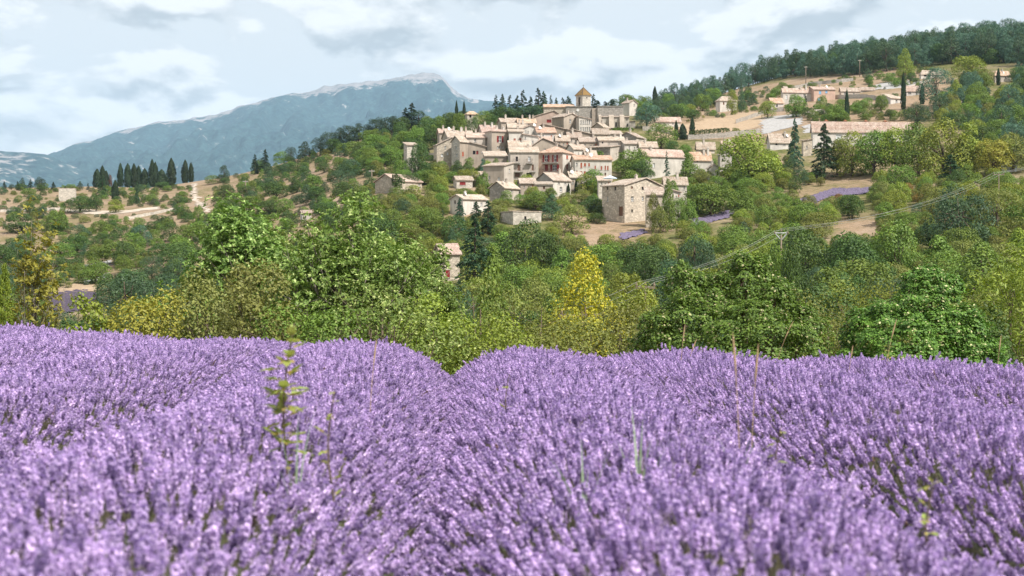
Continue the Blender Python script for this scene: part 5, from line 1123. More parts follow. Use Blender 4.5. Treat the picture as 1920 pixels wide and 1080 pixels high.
creeper_mound([(1755, 545, 50, 40, .4), (1735, 535, 35, 28, .4), (1770, 560, 34, 34, .2), (1650, 625, 60, 55, -.3), (1720, 610, 75, 55, 0), (1790, 630, 55, 60, -.3), (1680, 680, 110, 70, -.6), (1780, 690, 90, 70, -.4), (1615, 660, 40, 50, 0), (1830, 660, 30, 40, 0)], 33.0, 90000, .064, 'mushroom shaped mound of dark green creeper beside the field')
# cypresses and firs on the western skyline
CYP = [(182, 317, 352, 13), (192, 311, 352, 11), (199, 320, 352, 10), (225.5, 306, 350, 9.5), (239.5, 307, 351, 12.5), (251, 307, 351, 12), (260, 311, 351, 11), (271, 316, 350, 13), (285, 299, 350, 11), (291, 304, 350, 10), (303, 318, 351, 17), (321, 297, 348, 14.5), (347, 300, 340, 11.5), (358, 305, 341, 9)]
ORD = ['first', 'second', 'third', 'fourth', 'fifth', 'sixth', 'seventh', 'eighth', 'ninth', 'tenth', 'eleventh', 'twelfth', 'thirteenth', 'fourteenth', 'fifteenth', 'sixteenth', 'seventeenth', 'eighteenth', 'nineteenth', 'twentieth']
for i, (px, tp, bs, w) in enumerate(CYP): T(var('cypress'), px, tp, bs, w * 1.25, 'cypress', '%s cypress of the skyline row, counted from the valley end' % ORD[i], group='cypress row on the western skyline')
T('bush1', 206, 326, 352, 9, 'redleaf', 'small reddish tree at the valley end of the cypress row', cat='tree')
for px, tp, bs, w, k, lab in ((192, 329, 369, 26, 'fir0', 'dark round headed fir in front of the cypress row'), (216, 338, 375, 12, 'cypress1', 'narrow cypress on the slope below the skyline row'), (257, 339, 383, 13, 'fir1', 'small pointed fir below the middle of the cypress row'), (122, 350, 373, 8, 'cypress0', 'small cypress in front of the pale ruin, the taller of two'), (136, 353, 372, 6.5, 'cypress2', 'slimmer small cypress beside the pale ruin')): T(k, px, tp, bs, w * 1.2, 'cypress' if k[0] == 'c' else 'pine', lab)
for i, (px, tp, w) in enumerate(((8, 340, 13), (21, 345, 11), (33, 340, 15), (42, 334, 14), (57, 336, 16), (75, 332, 18), (100, 341, 14), (150, 340, 12), (165, 343, 8))): T(var('pine') if i % 2 else var('fir'), px, tp, 356, w * 1.2, 'blackpine', '%s small dark conifer on the horizon west of the ruin, counting inward' % ORD[i], group='conifers on the western horizon', cat='tree')
for px, tp, bs, w, k, mt, lab in ((150, 368, 398, 62, 'round0', 'dark', 'wide dark oak below the pale ruin'), (180, 366, 397, 28, 'round1', 'dark', 'dark oak beside the wide oak below the ruin'), (217, 374, 399, 34, 'round2', 'light', 'bright green tree below the cypress row'), (107, 395, 440, 40, 'round3', 'green', 'green tree with uneven crown above the slim yellow tree'), (233, 453, 499, 44, 'round4', 'dark', 'round dark oak standing alone on the dry slope'), (264, 422, 466, 42, 'pine0', 'bluepine', 'broad blue green pine on the terraces'), (431, 376, 420, 44, 'round1', 'dark', 'round dark oak at the lower end of the white track'), (585, 330, 366, 42, 'round2', 'green', 'round green oak on the dry slope west of the barn'), (290, 372, 384, 22, 'bush1', 'grey', 'pale grey bush under the cypress row'), (372, 385, 430, 20, 'round4', 'green', 'small green tree beside the white track')): T(k, px, tp, bs, w, mt, lab, cat='tree')
# dark pines climbing the skyline toward the village
for i, (px, tp, w) in enumerate(((420, 314, 14), (478, 293, 18), (497, 284, 22), (545, 280, 16), (572, 270, 26), (600, 262, 24), (618, 252, 28), (638, 244, 30), (655, 240, 28), (672, 236, 32), (692, 240, 24), (706, 228, 34), (722, 224, 36), (738, 222, 34), (760, 206, 30), (772, 197, 34), (785, 212, 30))): T('fir2' if i in (1, 2, 14, 15) else var('pine'), px, tp - 4, tp + 34, w * 1.45, 'blackpine', '%s dark pine on the skyline climbing to the village' % ORD[i], Y=560 - max(0, px - 480) * .12, group='pines on the skyline west of the village')
for px, tp, w, lab in ((856, 189, 6, 'left'), (870, 190, 6, 'right')): T('cypress0', px, tp, 0, w * 1.3, 'cypress', 'thin cypress beside the skyline house, %s one' % ('outer' if lab == 'left' else 'nearer'), Y=486)
for i, (px, tp, w) in enumerate(((800, 222, 40), (825, 218, 42), (845, 212, 40), (905, 208, 40), (922, 214, 34), (780, 240, 40), (815, 240, 44), (864, 213, 36), (886, 221, 30), (850, 240, 36), (912, 230, 36))): T(var('round'), px, tp, 0, w, ('dark', 'green')[i % 2], None, Y=470 - (25 if i > 4 else 0))
# firs behind the church
for i, (px, tp, w) in enumerate(((930, 178, 18), (942, 176, 16), (956, 178, 17), (970, 179, 17), (981, 169, 22), (995, 181, 15), (1009, 165, 22), (1019, 171, 18), (1033, 178, 11), (1043, 183, 10), (1055, 183, 16), (1065, 180, 18), (1113, 176, 18), (1120, 188, 22), (1135, 190, 24), (1148, 186, 22))): T(('spire0', 'fir0', 'spire1', 'fir1')[i % 4], px, tp, 0, w * 2.1, ('blackpine', 'pine')[i % 2], '%s dark fir behind the church, counting eastward' % ORD[i], Y=512, group='firs behind the church')
for px, tp, w, mt in ((945, 200, 40, 'dark'), (965, 204, 40, 'dark'), (985, 200, 40, 'pine'), (1005, 198, 40, 'pine'), (1015, 200, 34, 'dark'), (928, 205, 40, 'dark')): T(var('round'), px, tp, 0, w, mt, None, Y=498)
# trees among the houses
for px, tp, bs, w, k, mt, lab in (
  (952.5, 257, 303, 9, 'cypress0', 'cypress', 'tall cypress against the white house in the village'), (1213, 192, 240, 54, 'pine2', 'bluepine', 'spreading blue green cedar beside the church'), (1228, 162, 205, 11, 'cypress1', 'cypress', 'tall cypress on the slope east of the church'),
  (1240, 232, 280, 64, 'round0', 'green', 'big round green tree below the long low white building'), (1298, 220, 260, 11, 'cypress2', 'cypress', 'slim cypress at the foot of the hay field'), (1268, 226, 262, 9, 'cypress0', 'cypress', 'small cypress beside the low white building'), (1280, 232, 262, 16, 'cypress1', 'cypress', 'stout dark cypress in the hedge above the village'),
  (1186, 281, 335, 70, 'round1', 'green', 'leafy tree in front of the rubble house'), (1250, 283, 340, 22, 'spire0', 'bluepine', 'slim fir in front of the long white house'), (1290, 288, 352, 58, 'cone0', 'green', 'large dark green tree east of the long white house'), (1318, 318, 356, 46, 'round4', 'olive', 'olive green tree below the orange patched roof'),
  (1405, 250, 350, 128, 'round2', 'light', 'big yellow green plane tree at the end of the village'), (1490, 222, 312, 42, 'fir1', 'bluepine', 'tall blue green cedar before the house with a broad pale roof'), (1545, 232, 335, 78, 'fir2', 'pine', 'tall dark spruce in front of the long farmhouse'),
  (1262, 340, 408, 40, 'cone1', 'green', 'dark conical tree beside the stone farmhouse'), (1330, 345, 404, 96, 'round3', 'green', 'broad dark green tree beside the far lavender plot'), (1270, 330, 362, 36, 'round0', 'olive', 'olive tree behind the farmhouse wing'),
  (786, 264, 302, 38, 'round1', 'dark', 'dark round tree beside the stone tower house'), (847, 289, 317, 11, 'cypress1', 'cypress', 'cypress below the narrow two storey house'), (762, 297, 326, 9, 'cypress0', 'cypress', 'small cypress under the stone tower house'),
  (952, 345, 372, 7.5, 'cypress0', 'cypress', 'first of three thin cypresses in the terrace gardens'), (960, 343, 372, 8, 'cypress2', 'cypress', 'middle one of three thin cypresses in the terrace gardens'), (969, 347, 373, 8, 'cypress1', 'cypress', 'last of three thin cypresses in the terrace gardens'),
  (1051, 341, 366, 6, 'cypress1', 'cypress', 'thin cypress before the low white house wall'), (1066, 344, 366, 6, 'cypress0', 'cypress', 'thin cypress at the corner of the low white house'), (1036, 330, 362, 8, 'cypress2', 'cypress', 'tallest thin cypress beside the low white house'), (1080, 336, 362, 6, 'cypress0', 'cypress', 'thin cypress before the tan house'),
  (985, 327, 364, 42, 'round2', 'light', 'yellow green tree below the balconied house'), (1112, 318, 362, 46, 'round4', 'green', 'leafy tree below the long white house with red shutters'), (1072, 385, 438, 70, 'round0', 'olive', 'olive tree on the dry patch below the terrace gardens'), (1035, 365, 412, 44, 'cone2', 'pine', 'dark tree in the terrace gardens'), (1005, 358, 396, 44, 'round3', 'green', 'rounded green garden tree below the lean-to'),
  (905, 298, 342, 22, 'cone0', 'bluepine', 'loose blue green tree in front of the pale plastered house'), (826, 330, 372, 34, 'round1', 'light', 'light green tree beside the low stone cottage'), (893, 378, 425, 46, 'fir0', 'pine', 'young fir in front of the white cottage'), (862, 372, 440, 44, 'fir1', 'bluepine', 'pale young fir beside the white cottage'), (915, 376, 440, 56, 'fir2', 'pine', 'full young fir east of the white cottage'), (830, 392, 440, 26, 'spire1', 'pine', 'small dark spruce below the white cottage'),
  (790, 392, 436, 66, 'round2', 'green', 'flat topped green tree on the slope below the barn'), (735, 392, 440, 50, 'round4', 'green', 'green tree below the barn gable'), (672, 348, 392, 44, 'round3', 'green', 'green tree on the slope west of the barn'),
  (890, 402, 548, 105, 'fir1', 'pine', 'large dark cedar beside the valley house'), (985, 414, 530, 100, 'round0', 'dark', 'large dark oak in the valley'), (1030, 440, 540, 80, 'round3', 'dark', 'dark oak behind the golden tree'),
  (1390, 160, 212, 20, 'pine1', 'pine', 'dark pine beside the white villa'), (1373, 170, 216, 22, 'round2', 'light', 'leaning light tree before the white villa'), (1440, 190, 222, 34, 'round3', 'light', 'light green tree on the gravel bank'), (1493, 178, 220, 42, 'round4', 'green', 'round tree with bare trunk before the white wing'), (1510, 176, 200, 12, 'fir0', 'pine', 'small dark fir before the pink house'),
  (1588, 168, 226, 9, 'cypress0', 'cypress', 'slim cypress below the cream house'), (1694, 136, 206, 10, 'cypress2', 'cypress', 'very tall cypress in front of the villa'), (1729, 156, 196, 10, 'cypress1', 'cypress', 'shorter cypress beside the villa block'), (1653, 178, 212, 26, 'round1', 'green', 'round green tree beside the villa'), (1567, 196, 232, 44, 'round2', 'green', 'leafy tree between pink house and long farmhouse'),
  (1541, 178, 200, 22, 'bush2', 'green', 'bush below the pink house'), (1755, 128, 200, 66, 'pine0', 'bluepine', 'wide dark pine below the bungalow'), (1720, 192, 240, 52, 'pine2', 'pine', 'dark pine before the long farmhouse end'), (1815, 105, 152, 64, 'round3', 'light', 'big sunlit tree below the forest edge'), (1793, 150, 192, 34, 'cone1', 'light', 'light green tree in the hillside clearing'), (1872, 128, 160, 8, 'cypress0', 'cypress', 'small cypress before the orange roofed hillside house'),
  (1697, 92, 146, 42, 'pine1', 'light', 'tall light green pine at the forest edge'), (1790, 345, 0, 0, 'pine0', 'pine', None)):
    if lab: T(k, px, tp, bs, w, mt, lab, cat='tree')
for px, tp, w, k, mt, Y, lab in ((770, 296, 30, 'round0', 'dark', 380, 'dark tree below the stone tower house'), (752, 300, 30, 'round3', 'green', 376, 'green tree west of the stone tower house foot'), (800, 306, 40, 'round2', 'dark', 374, 'dark tree between the tower house and the western gable'), (822, 312, 34, 'bush1', 'light', 370, 'light bush under the western gable'), (790, 322, 36, 'round1', 'green', 362, 'green tree uphill of the barn roof'),
  (1226, 362, 28, 'round2', 'olive', 286, 'olive green tree against the farmhouse annex'), (1252, 338, 38, 'cone1', 'green', 284, 'dark pointed tree beside the farmhouse annex'), (1272, 372, 40, 'round4', 'green', 290, 'green tree below the small outhouse'), (1238, 385, 34, 'bush2', 'olive', 282, 'low olive bush before the farmhouse annex'), (1290, 372, 40, 'bush0', 'green', 292, 'green bush beside the outhouse'),
  (880, 294, 24, 'bush0', 'green', 379, 'green bush under the red awning'), (915, 299, 30, 'bush3', 'light', 366, 'light bush below the brown gable'), (930, 296, 22, 'bush2', 'green', 366, 'green bush beside the tall village cypress'), (858, 300, 22, 'bush0', 'dark', 377, 'dark bush under the narrow two storey house'), (888, 318, 30, 'round4', 'light', 358, 'light tree west of the pale plastered house'), (846, 322, 32, 'round0', 'green', 362, 'green tree above the low stone cottage'),
  (1100, 326, 44, 'round0', 'light', 346, 'light green tree at the corner of the red shuttered house'), (1128, 332, 36, 'round1', 'green', 336, 'green tree beside the parasol'), (1168, 300, 44, 'round3', 'green', 380, 'green tree at the end of the red shuttered house'), (1205, 302, 48, 'round2', 'dark', 366, 'dark tree before the long white house'), (1310, 330, 44, 'round2', 'olive', 344, 'olive tree before the white gable'), (1345, 330, 40, 'round0', 'green', 338, 'green tree under the white gable'), (1185, 318, 50, 'bush2', 'green', 350, 'wide green bush behind the farmhouse roof'),
  (940, 372, 36, 'round4', 'green', 322, 'green tree below the low grey stone house'), (985, 378, 40, 'bush1', 'light', 318, 'bright bush above the roofless building'), (1020, 380, 44, 'round1', 'dark', 316, 'dark tree above the roofless building'), (1110, 372, 50, 'round3', 'dark', 310, 'dark tree west of the stone farmhouse'), (1090, 355, 40, 'round2', 'olive', 326, 'olive tree below the tan house'), (1032, 352, 26, 'round1', 'green', 331, 'green tree at the foot of the low white house'), (950, 356, 30, 'bush0', 'green', 326, 'green bush before the low grey stone house'), (1062, 360, 34, 'bush2', 'olive', 330, 'olive bush below the low white house windows'), (998, 350, 30, 'round3', 'light', 328, 'light tree before the small tan lean-to'), (906, 322, 30, 'bush1', 'green', 346, 'green bush at the foot of the pale plastered house'), (870, 352, 30, 'bush3', 'green', 345, 'green bush before the low stone cottage'), (745, 350, 40, 'bush1', 'green', 340, 'green bush under the ivy of the barn'), (775, 346, 44, 'bush0', 'light', 338, 'light bush before the barn wall'), (1460, 462, 62, 'round1', 'green', 118, 'green tree hiding the foot of the steel power pole'), (1490, 470, 60, 'round3', 'dark', 116, 'dark tree beside the steel power pole'), (1218, 553, 60, 'round0', 'light', 82, 'light tree hiding the foot of the wooden power pole'), (785, 268, 38, 'round3', 'dark', 377, 'dark tree covering the side of the stone tower house'), (1118, 398, 36, 'bush3', 'dark', 300, 'dark bush at the western corner of the stone farmhouse')):
    T(k, px, tp, 0, w, mt, lab, Y, cat='bush' if k[0] == 'b' else 'tree')
# row of big sunlit trees on the eastern slope
for i, (px, tp, bs, w, mt) in enumerate(((1598, 248, 330, 62, 'light'), (1640, 246, 330, 70, 'green'), (1680, 240, 328, 66, 'light'), (1722, 234, 330, 74, 'green'), (1768, 226, 335, 86, 'light'), (1815, 232, 330, 76, 'light'), (1570, 262, 328, 40, 'olive'), (1862, 262, 330, 66, 'gold'), (1900, 250, 322, 70, 'olive'))):
    T(('round0', 'round3', 'round1', 'round4', 'round2', 'cone0', 'round3', 'round1', 'round0')[i], px, tp, bs, w * 1.15, mt, '%s big tree of the leafy row below the long farmhouse' % ORD[i], group='leafy row below the long farmhouse', cat='tree')
for px, tp, bs, w, k, mt, lab in ((1865, 268, 312, 46, 'bush0', 'orange', 'orange tinged bush above the power lines'), (1800, 350, 480, 130, 'pine2', 'pine', 'large dark pine on the eastern slope below the power lines'), (1870, 355, 460, 120, 'pine0', 'olive', 'olive green pine at the eastern edge below the power lines'), (1782, 290, 350, 70, 'fir0', 'pine', 'dark spruce at the end of the leafy row'), (1510, 430, 560, 120, 'round0', 'dark', 'big dark oak behind the large creeper mound'), (1590, 440, 560, 120, 'round2', 'dark', 'second big dark oak beside the clearing'), (1680, 415, 545, 100, 'round4', 'green', 'bright rounded tree right of the clearing'), (1910, 430, 520, 90, 'cone2', 'light', 'light green tree behind the willowy bush')): T(k, px, tp, bs, w, mt, lab, cat='tree')
# hedge on the church terrace, ivy on the barn
def clump(name, pts, Y, n, leaf, mat, label=None, cat=None, parent=None):
    cx = sum(kx(p[0]) * Y for p in pts) / len(pts); z0 = min(kz(p[1] + p[3]) * Y for p in pts); L = [(kx(p[0]) * Y - cx, 0, kz(p[1]) * Y - z0, p[2] * Y / F, p[2] * Y / F * .5, p[3] * Y / F) for p in pts]
    (v, f), _ = creeper(n, L, n, leaf); o = obj(name, mesh_from(name, v, f, FM[mat]), parent, (cx, Y, z0)); return tag(o, label, cat) if label else o
clump('hedge', [(1153 + i * 6, 243.5, 5, 4) for i in range(6)], 455, 2600, .28, 'green', 'clipped green hedge on the terrace below the church', 'hedge')
clump('ivy', [(742, 336, 8, 10), (750, 342, 9, 9), (747, 350, 8, 10), (740, 345, 5, 10)], 349, 2200, .30, 'dark', 'dark ivy hanging over the corner of the stone barn', 'ivy')
clump('hedge', [(1298 + i * 9, 251 - i * .8, 7, 6) for i in range(8)], 432, 3000, .3, 'dark', 'long dark hedge along the foot of the hay field', 'hedge')
clump('climbing_vine', [(1108 + i * 6, 291, 6, 7) for i in range(4)], 389, 1500, .3, 'green', 'green bushes climbing the rubble house wall', 'vine')

# ---------------------------------------------------------------- scattered plants
B, R_, P_, C_, FI = 'bush', 'round', 'pine', 'cone', 'fir'
n = 0
MIX_DRY = [(B, 'dark', 3, .8), (B, 'green', 3, .7), (B, 'olive', 2, .6), (R_, 'dark', 2, 1.2), (R_, 'green', 1.5, 1.2), (P_, 'pine', .7, 1.3), (B, 'grey', .7, .5)]
n += scatter([(0, 355), (350, 352), (400, 380), (380, 410), (0, 410)], 210, MIX_DRY, (1.0, 2.8), 300, wide=(1.1, 2.2), sep=.3)
n += scatter([(0, 405), (420, 400), (430, 470), (300, 520), (0, 560)], 225, MIX_DRY, (1.6, 4.6), 200, wide=(1.0, 1.9), sep=.32)
n += scatter([(0, 560), (120, 565), (250, 545), (330, 500), (480, 520), (480, 700), (0, 720)], 100, [(R_, 'dark', 3, 1.2), (R_, 'green', 2, 1.2), (B, 'olive', 2, .8), (P_, 'pine', 1.5, 1.4), (B, 'dark', 2, .9)], (3, 6.0), 80, 330, wide=(.9, 1.5))
n += scatter([(370, 350), (480, 318), (600, 285), (700, 262), (760, 262), (800, 310), (760, 420), (600, 440), (400, 440)], 300, MIX_DRY, (1.8, 4.6), 250, wide=(1.0, 1.7), sep=.3)
n += scatter([(740, 250), (830, 240), (900, 232), (820, 262), (760, 300), (700, 330), (660, 300)], 90, [(R_, 'dark', 3, 1.2), (R_, 'green', 3, 1.1), (B, 'olive', 2, .8), (B, 'green', 2, .9)], (2.6, 5.2), 300, wide=(.9, 1.5))
n += scatter([(690, 365), (800, 330), (930, 350), (950, 400), (900, 450), (700, 460)], 85, [(R_, 'green', 3, 1.1), (R_, 'olive', 2, 1.0), (B, 'olive', 3, .8), (B, 'light', 2, .8), (C_, 'green', 1, 1.2), (B, 'ochre', 1, .8)], (2.2, 4.6), 250, wide=(.9, 1.5))
n += scatter([(760, 300), (960, 300), (1100, 340), (1130, 380), (1130, 420), (1000, 395), (900, 372), (800, 335)], 70, [(B, 'green', 3, .8), (B, 'olive', 2, .8), (R_, 'green', 2, 1.1), (R_, 'light', 1.5, 1.1), (R_, 'dark', 1, 1.1)], (1.8, 4.0), 280, wide=(.9, 1.5))
n += scatter([(1190, 285), (1380, 285), (1420, 340), (1420, 400), (1290, 400), (1250, 350)], 60, [(B, 'green', 3, .8), (R_, 'green', 3, 1.1), (R_, 'olive', 2, 1.0), (C_, 'green', 1, 1.3), (R_, 'dark', 1, 1.1)], (2.4, 5.0), 280, wide=(.9, 1.4))
VAL = [(R_, 'green', 4, 1.0), (R_, 'dark', 2.2, 1.1), (R_, 'olive', 3, .9), (R_, 'light', 2.4, .95), (B, 'olive', 2, .6), (C_, 'green', 1.2, 1.1), (P_, 'pine', 1.2, 1.2), (B, 'light', 1.5, .6), (R_, 'ochre', .6, .8), (B, 'orange', .25, .6)]
n += scatter([(840, 450), (1050, 440), (1180, 455), (1300, 430), (1320, 520), (1200, 640), (840, 660)], 150, VAL, (3.2, 6.8), 85, 300, wide=(.85, 1.35))
n += scatter([(1290, 420), (1480, 385), (1700, 352), (1920, 330), (1960, 440), (1960, 560), (1600, 560), (1300, 560)], 260, VAL, (2.8, 6.2), 85, 330, wide=(.9, 1.4))
n += scatter([(1230, 540), (1960, 520), (1960, 720), (1230, 720)], 110, VAL, (4.0, 7.5), 62, 200, wide=(.85, 1.3))
n += scatter([(480, 470), (860, 450), (860, 720), (480, 720)], 60, VAL, (4.0, 7.0), 75, 280, wide=(.85, 1.3))
n += scatter([(1380, 250), (1440, 280), (1500, 300), (1560, 340), (1480, 380), (1380, 390), (1350, 350)], 45, VAL, (2.4, 5.0), 260, wide=(.9, 1.4))
n += scatter([(1560, 320), (1940, 300), (1960, 345), (1700, 350)], 30, [(B, 'olive', 2, .6), (B, 'light', 2, .6), (R_, 'green', 1, .8)], (1.8, 3.4), 260, wide=(.9, 1.5))
n += scatter([(1740, 240), (1800, 160), (1960, 140), (1960, 310), (1880, 310), (1800, 260)], 120, [(R_, 'dark', 3, 1.1), (R_, 'green', 3, 1.0), (P_, 'bluepine', 3, 1.2), (P_, 'pine', 2, 1.2), (R_, 'light', 1.5, 1.0), (R_, 'olive', 1, .9)], (4.2, 8.0), 300, wide=(.8, 1.2))
n += scatter([(1470, 200), (1700, 190), (1740, 225), (1640, 228), (1500, 238)], 60, [(B, 'green', 2, .9), (R_, 'green', 3, 1.1), (R_, 'dark', 2, 1.0), (B, 'olive', 1, .6)], (2.0, 4.2), 380, wide=(.9, 1.4))
n += scatter([(1240, 200), (1400, 175), (1600, 148), (1760, 130), (1760, 160), (1500, 180), (1400, 215), (1240, 240)], 200, [(B, 'olive', 3, .6), (B, 'green', 3, .7), (R_, 'green', 3, 1.2), (R_, 'dark', 2, 1.2), (P_, 'pine', 1, 1.4), (B, 'grey', 1, .5), (B, 'gold', .5, .5)], (1.4, 3.6), 430, wide=(1.0, 1.7))
n += scatter([(1140, 205), (1250, 190), (1340, 178), (1350, 200), (1270, 225), (1190, 228)], 60, [(R_, 'dark', 2, 1.1), (R_, 'green', 3, 1.1), (P_, 'pine', 2, 1.2), (R_, 'light', 1, 1.0), (B, 'olive', 1, .6)], (3.5, 6.5), 430, wide=(.85, 1.3))
# pine forest on the ridge
n += scatter([(1190, 200), (1290, 178), (1400, 156), (1490, 148), (1620, 140), (1720, 128), (1800, 118), (1960, 125), (1980, 60), (1800, 80), (1600, 104), (1480, 130), (1350, 165), (1230, 190)], 380, [(P_, 'bluepine', 4, 1.2), (P_, 'pine', 3, 1.25), (R_, 'dark', .8, .9)], (8.0, 13.0), 560, 1000, wide=(.85, 1.25), tries=14, sep=.24, stuff='forest')
for px in np.arange(1240, 2000, 7.0):            # the skyline itself
    y = 790 + rng.uniform(-35, 10) - max(0, 1400 - px) * .35; x = kx(px + rng.uniform(-4, 4)) * y; h = rng.uniform(8, 12.5); PENDING.append((h * F / y + 50, var('pine'), x, y, gz(x, y) - .3, h * rng.uniform(.6, .85), h, ('pine', 'bluepine')[int(rng.uniform() < .5)], (px, HZ - F * (gz(x, y) + h / 2) / y), 'forest'))
# the ones that show largest become things of their own, the rest of each kind joins one mass
def kind_of(key, mat):
    base = key.rstrip('0123456789'); nm = KINDS[base]
    return {'dark': 'oak_tree', 'olive': 'olive_tree', 'ochre': 'olive_tree', 'light': 'ash_tree'}.get(mat, nm) if base in ('round', 'cone') else nm
CAP = {'bush': 285, 'pine_tree': 285, 'oak_tree': 270, 'olive_tree': 200, 'broadleaf_tree': 285, 'ash_tree': 200, 'fir_tree': 200}
PENDING.sort(key=lambda q: -q[0]); MASS = {}; WOOD = []
for hp, key, x, y, z, w, h, mat, pix, stf in PENDING:
    if hp > 9 and COUNT.get(kind_of(key, mat), 0) < CAP[kind_of(key, mat)]:
        if stf == 'forest': plant(key, x, y, z, w, h, mat, pix=pix); WOOD.append(AUTO.pop() + (y,))
        else: plant(key, x, y, z, w, h, mat, pix=pix)
    else: MASS.setdefault(stf, []).append((key, mat, x, y, z, w, h))
def plant_mass(name, items, label):
    """many small plants as one object, grown on points"""
    keys = sorted({(k, m) for k, m, *_ in items}); src = bpy.data.collections.new(name + '_plants'); idx = {}
    for i, km in enumerate(keys):
        o = bpy.data.objects.new('%s_plant_%03d' % (name, i), PROTO[km[0]][1]); o.material_slots[0].link = 'OBJECT'; o.material_slots[0].material = FM[km[1]]; src.objects.link(o); idx[km] = i
    me = bpy.data.meshes.new(name); k = len(items); me.vertices.add(k); me.vertices.foreach_set('co', np.array([q[2:5] for q in items], dtype=np.float32).ravel())
    vals = (('rot', 'FLOAT_VECTOR', np.array([(0, 0, rng.uniform(0, 6.28)) for _ in items])), ('scl', 'FLOAT_VECTOR', np.array([(q[5], q[5], q[6]) for q in items])), ('idx', 'INT', np.array([idx[q[:2]] for q in items])))
    for nm, ty, val in vals:
        a = me.attributes.new(nm, ty, 'POINT'); a.data.foreach_set('vector' if ty == 'FLOAT_VECTOR' else 'value', np.ascontiguousarray(val, dtype=np.int32 if ty == 'INT' else np.float32).ravel())
    o = obj(name, me); ng = GROW.copy()
    for nd in ng.nodes:
        if nd.bl_idname == 'GeometryNodeCollectionInfo': nd.inputs['Collection'].default_value = src
        if nd.bl_idname == 'GeometryNodeInputNamedAttribute' and nd.inputs['Name'].default_value == 'scl':
            nd.data_type = 'FLOAT_VECTOR'; ng.links.new(nd.outputs['Attribute'], [q for q in ng.nodes if q.bl_idname == 'GeometryNodeInstanceOnPoints'][0].inputs['Scale'])
    o.modifiers.new('grow', 'NODES').node_group = ng; tag(o, label, name, kind='stuff')
for stf, lab in (('scrub', 'low scrub and small bushes scattered over the hillsides'), ('forest', 'pine forest mass filling the ridge behind the nearer pines')):
    if MASS.get(stf): plant_mass(stf, MASS[stf], lab)
print('kinds', COUNT, {k: len(v) for k, v in MASS.items()})
print('scattered', n)

# labels of the scattered plants: what they are and what they stand by
MARKS = [(60, 450, 'the slim yellow tree'), (127, 362, 'the pale ruin'), (270, 335, 'the cypress row'), (375, 370, 'the white track'), (233, 475, 'the lone round oak'), (264, 445, 'the terrace pine'), (140, 565, 'the dark lavender plot'), (431, 400, 'the track end oak'), (575, 402, 'the tiny white hut'), (620, 265, 'the skyline pines'), (585, 350, 'the lone slope oak'), (745, 345, 'the stone barn'), (770, 295, 'the stone tower house'), (840, 240, 'the skyline house'), (868, 345, 'the low stone cottage'), (880, 385, 'the white cottage'), (980, 408, 'the roofless stone building'), (960, 355, 'the three thin cypresses'), (1050, 350, 'the low white house'), (1110, 345, 'the red shuttered house'), (838, 495, 'the valley house'), (990, 475, 'the valley oak'), (1098, 540, 'the golden tree'), (1180, 385, 'the stone farmhouse'), (1185, 438, 'the tiny lavender plot'), (1325, 408, 'the narrow lavender plot'), (1240, 310, 'the long white house'), (1320, 305, 'the orange patched roof'), (1405, 300, 'the big plane tree'), (1465, 440, 'the steel power pole'), (1570, 365, 'the upper lavender plot'), (1610, 425, 'the straw clearing'), (1400, 560, 'the large creeper mound'), (1740, 590, 'the smaller creeper mound'), (1895, 560, 'the willowy bush'), (1700, 290, 'the leafy row'), (1800, 410, 'the large dark pine'), (1892, 313, 'the pale greenhouse'), (1210, 538, 'the wooden power pole'), (1600, 245, 'the long farmhouse'), (1690, 185, 'the villa'), (1545, 180, 'the pink house'), (1460, 235, 'the gravel bank'), (1330, 235, 'the hay field'), (1360, 192, 'the white villa'), (1180, 200, 'the eastern white gable'), (1745, 142, 'the white bungalow'), (1815, 130, 'the big sunlit tree'), (1880, 150, 'the orange hillside roof'), (1860, 230, 'the eastern pines'), (680, 480, 'the large walnut'), (440, 480, 'the smaller walnut'), (60, 600, 'the young pine'), (272, 590, 'the yellowish bush'), (960, 200, 'the church firs')]
ADJ = dict(green='green', dark='dark green', light='yellow green', olive='olive', ochre='ochre', grey='grey green', pine='dark', bluepine='blue green', orange='orange tinged', gold='golden', cypress='dark')
NOUN = dict(bush='bush', round='rounded tree', cone='pointed tree', pine='pine', fir='fir', spire='fir')
by = {}
for root, base, mat, (px, py), hpx in AUTO:
    i = int(np.argmin([(px - a) ** 2 + ((py - b) * 1.4) ** 2 for a, b, _ in MARKS])); a, b, nm = MARKS[i]; dx, dy = px - a, py - b
    rel = ('above' if dy < 0 else 'below') if abs(dy) * 1.6 > abs(dx) else ('west of' if dx < 0 else 'east of')
    size = 'tiny' if hpx < 14 else 'small' if hpx < 32 else 'mid-sized' if hpx < 70 else 'large'
    by.setdefault((size, ADJ[mat], NOUN[base], rel, nm), []).append((px, root))
FM_ = [(1235, 'the low white building'), (1300, 'the hay field'), (1360, 'the white villa'), (1420, 'the hay field corner'), (1470, 'the long white wing'), (1511, 'the western utility pole'), (1545, 'the pink house'), (1590, 'the cream house'), (1625, 'the flat grey building'), (1665, 'the gravel terrace'), (1700, 'the tall light pine'), (1745, 'the white bungalow'), (1790, 'the hillside clearing'), (1825, 'the big sunlit tree'), (1870, 'the orange hillside roof'), (1910, 'the picture edge')]
for root, base, mat, (px, py), hpx, yy in WOOD:
    nm = min(FM_, key=lambda q: abs(q[0] - px))[1]; lev = 'on the skyline' if yy > 735 else 'of the upper wood' if yy > 670 else 'at the wood edge'
    by.setdefault(('', {'pine': 'dark', 'bluepine': 'blue green', 'dark': 'dark'}[mat], 'pine' if base == 'pine' else 'oak', lev + ' above', nm), []).append((px, root))
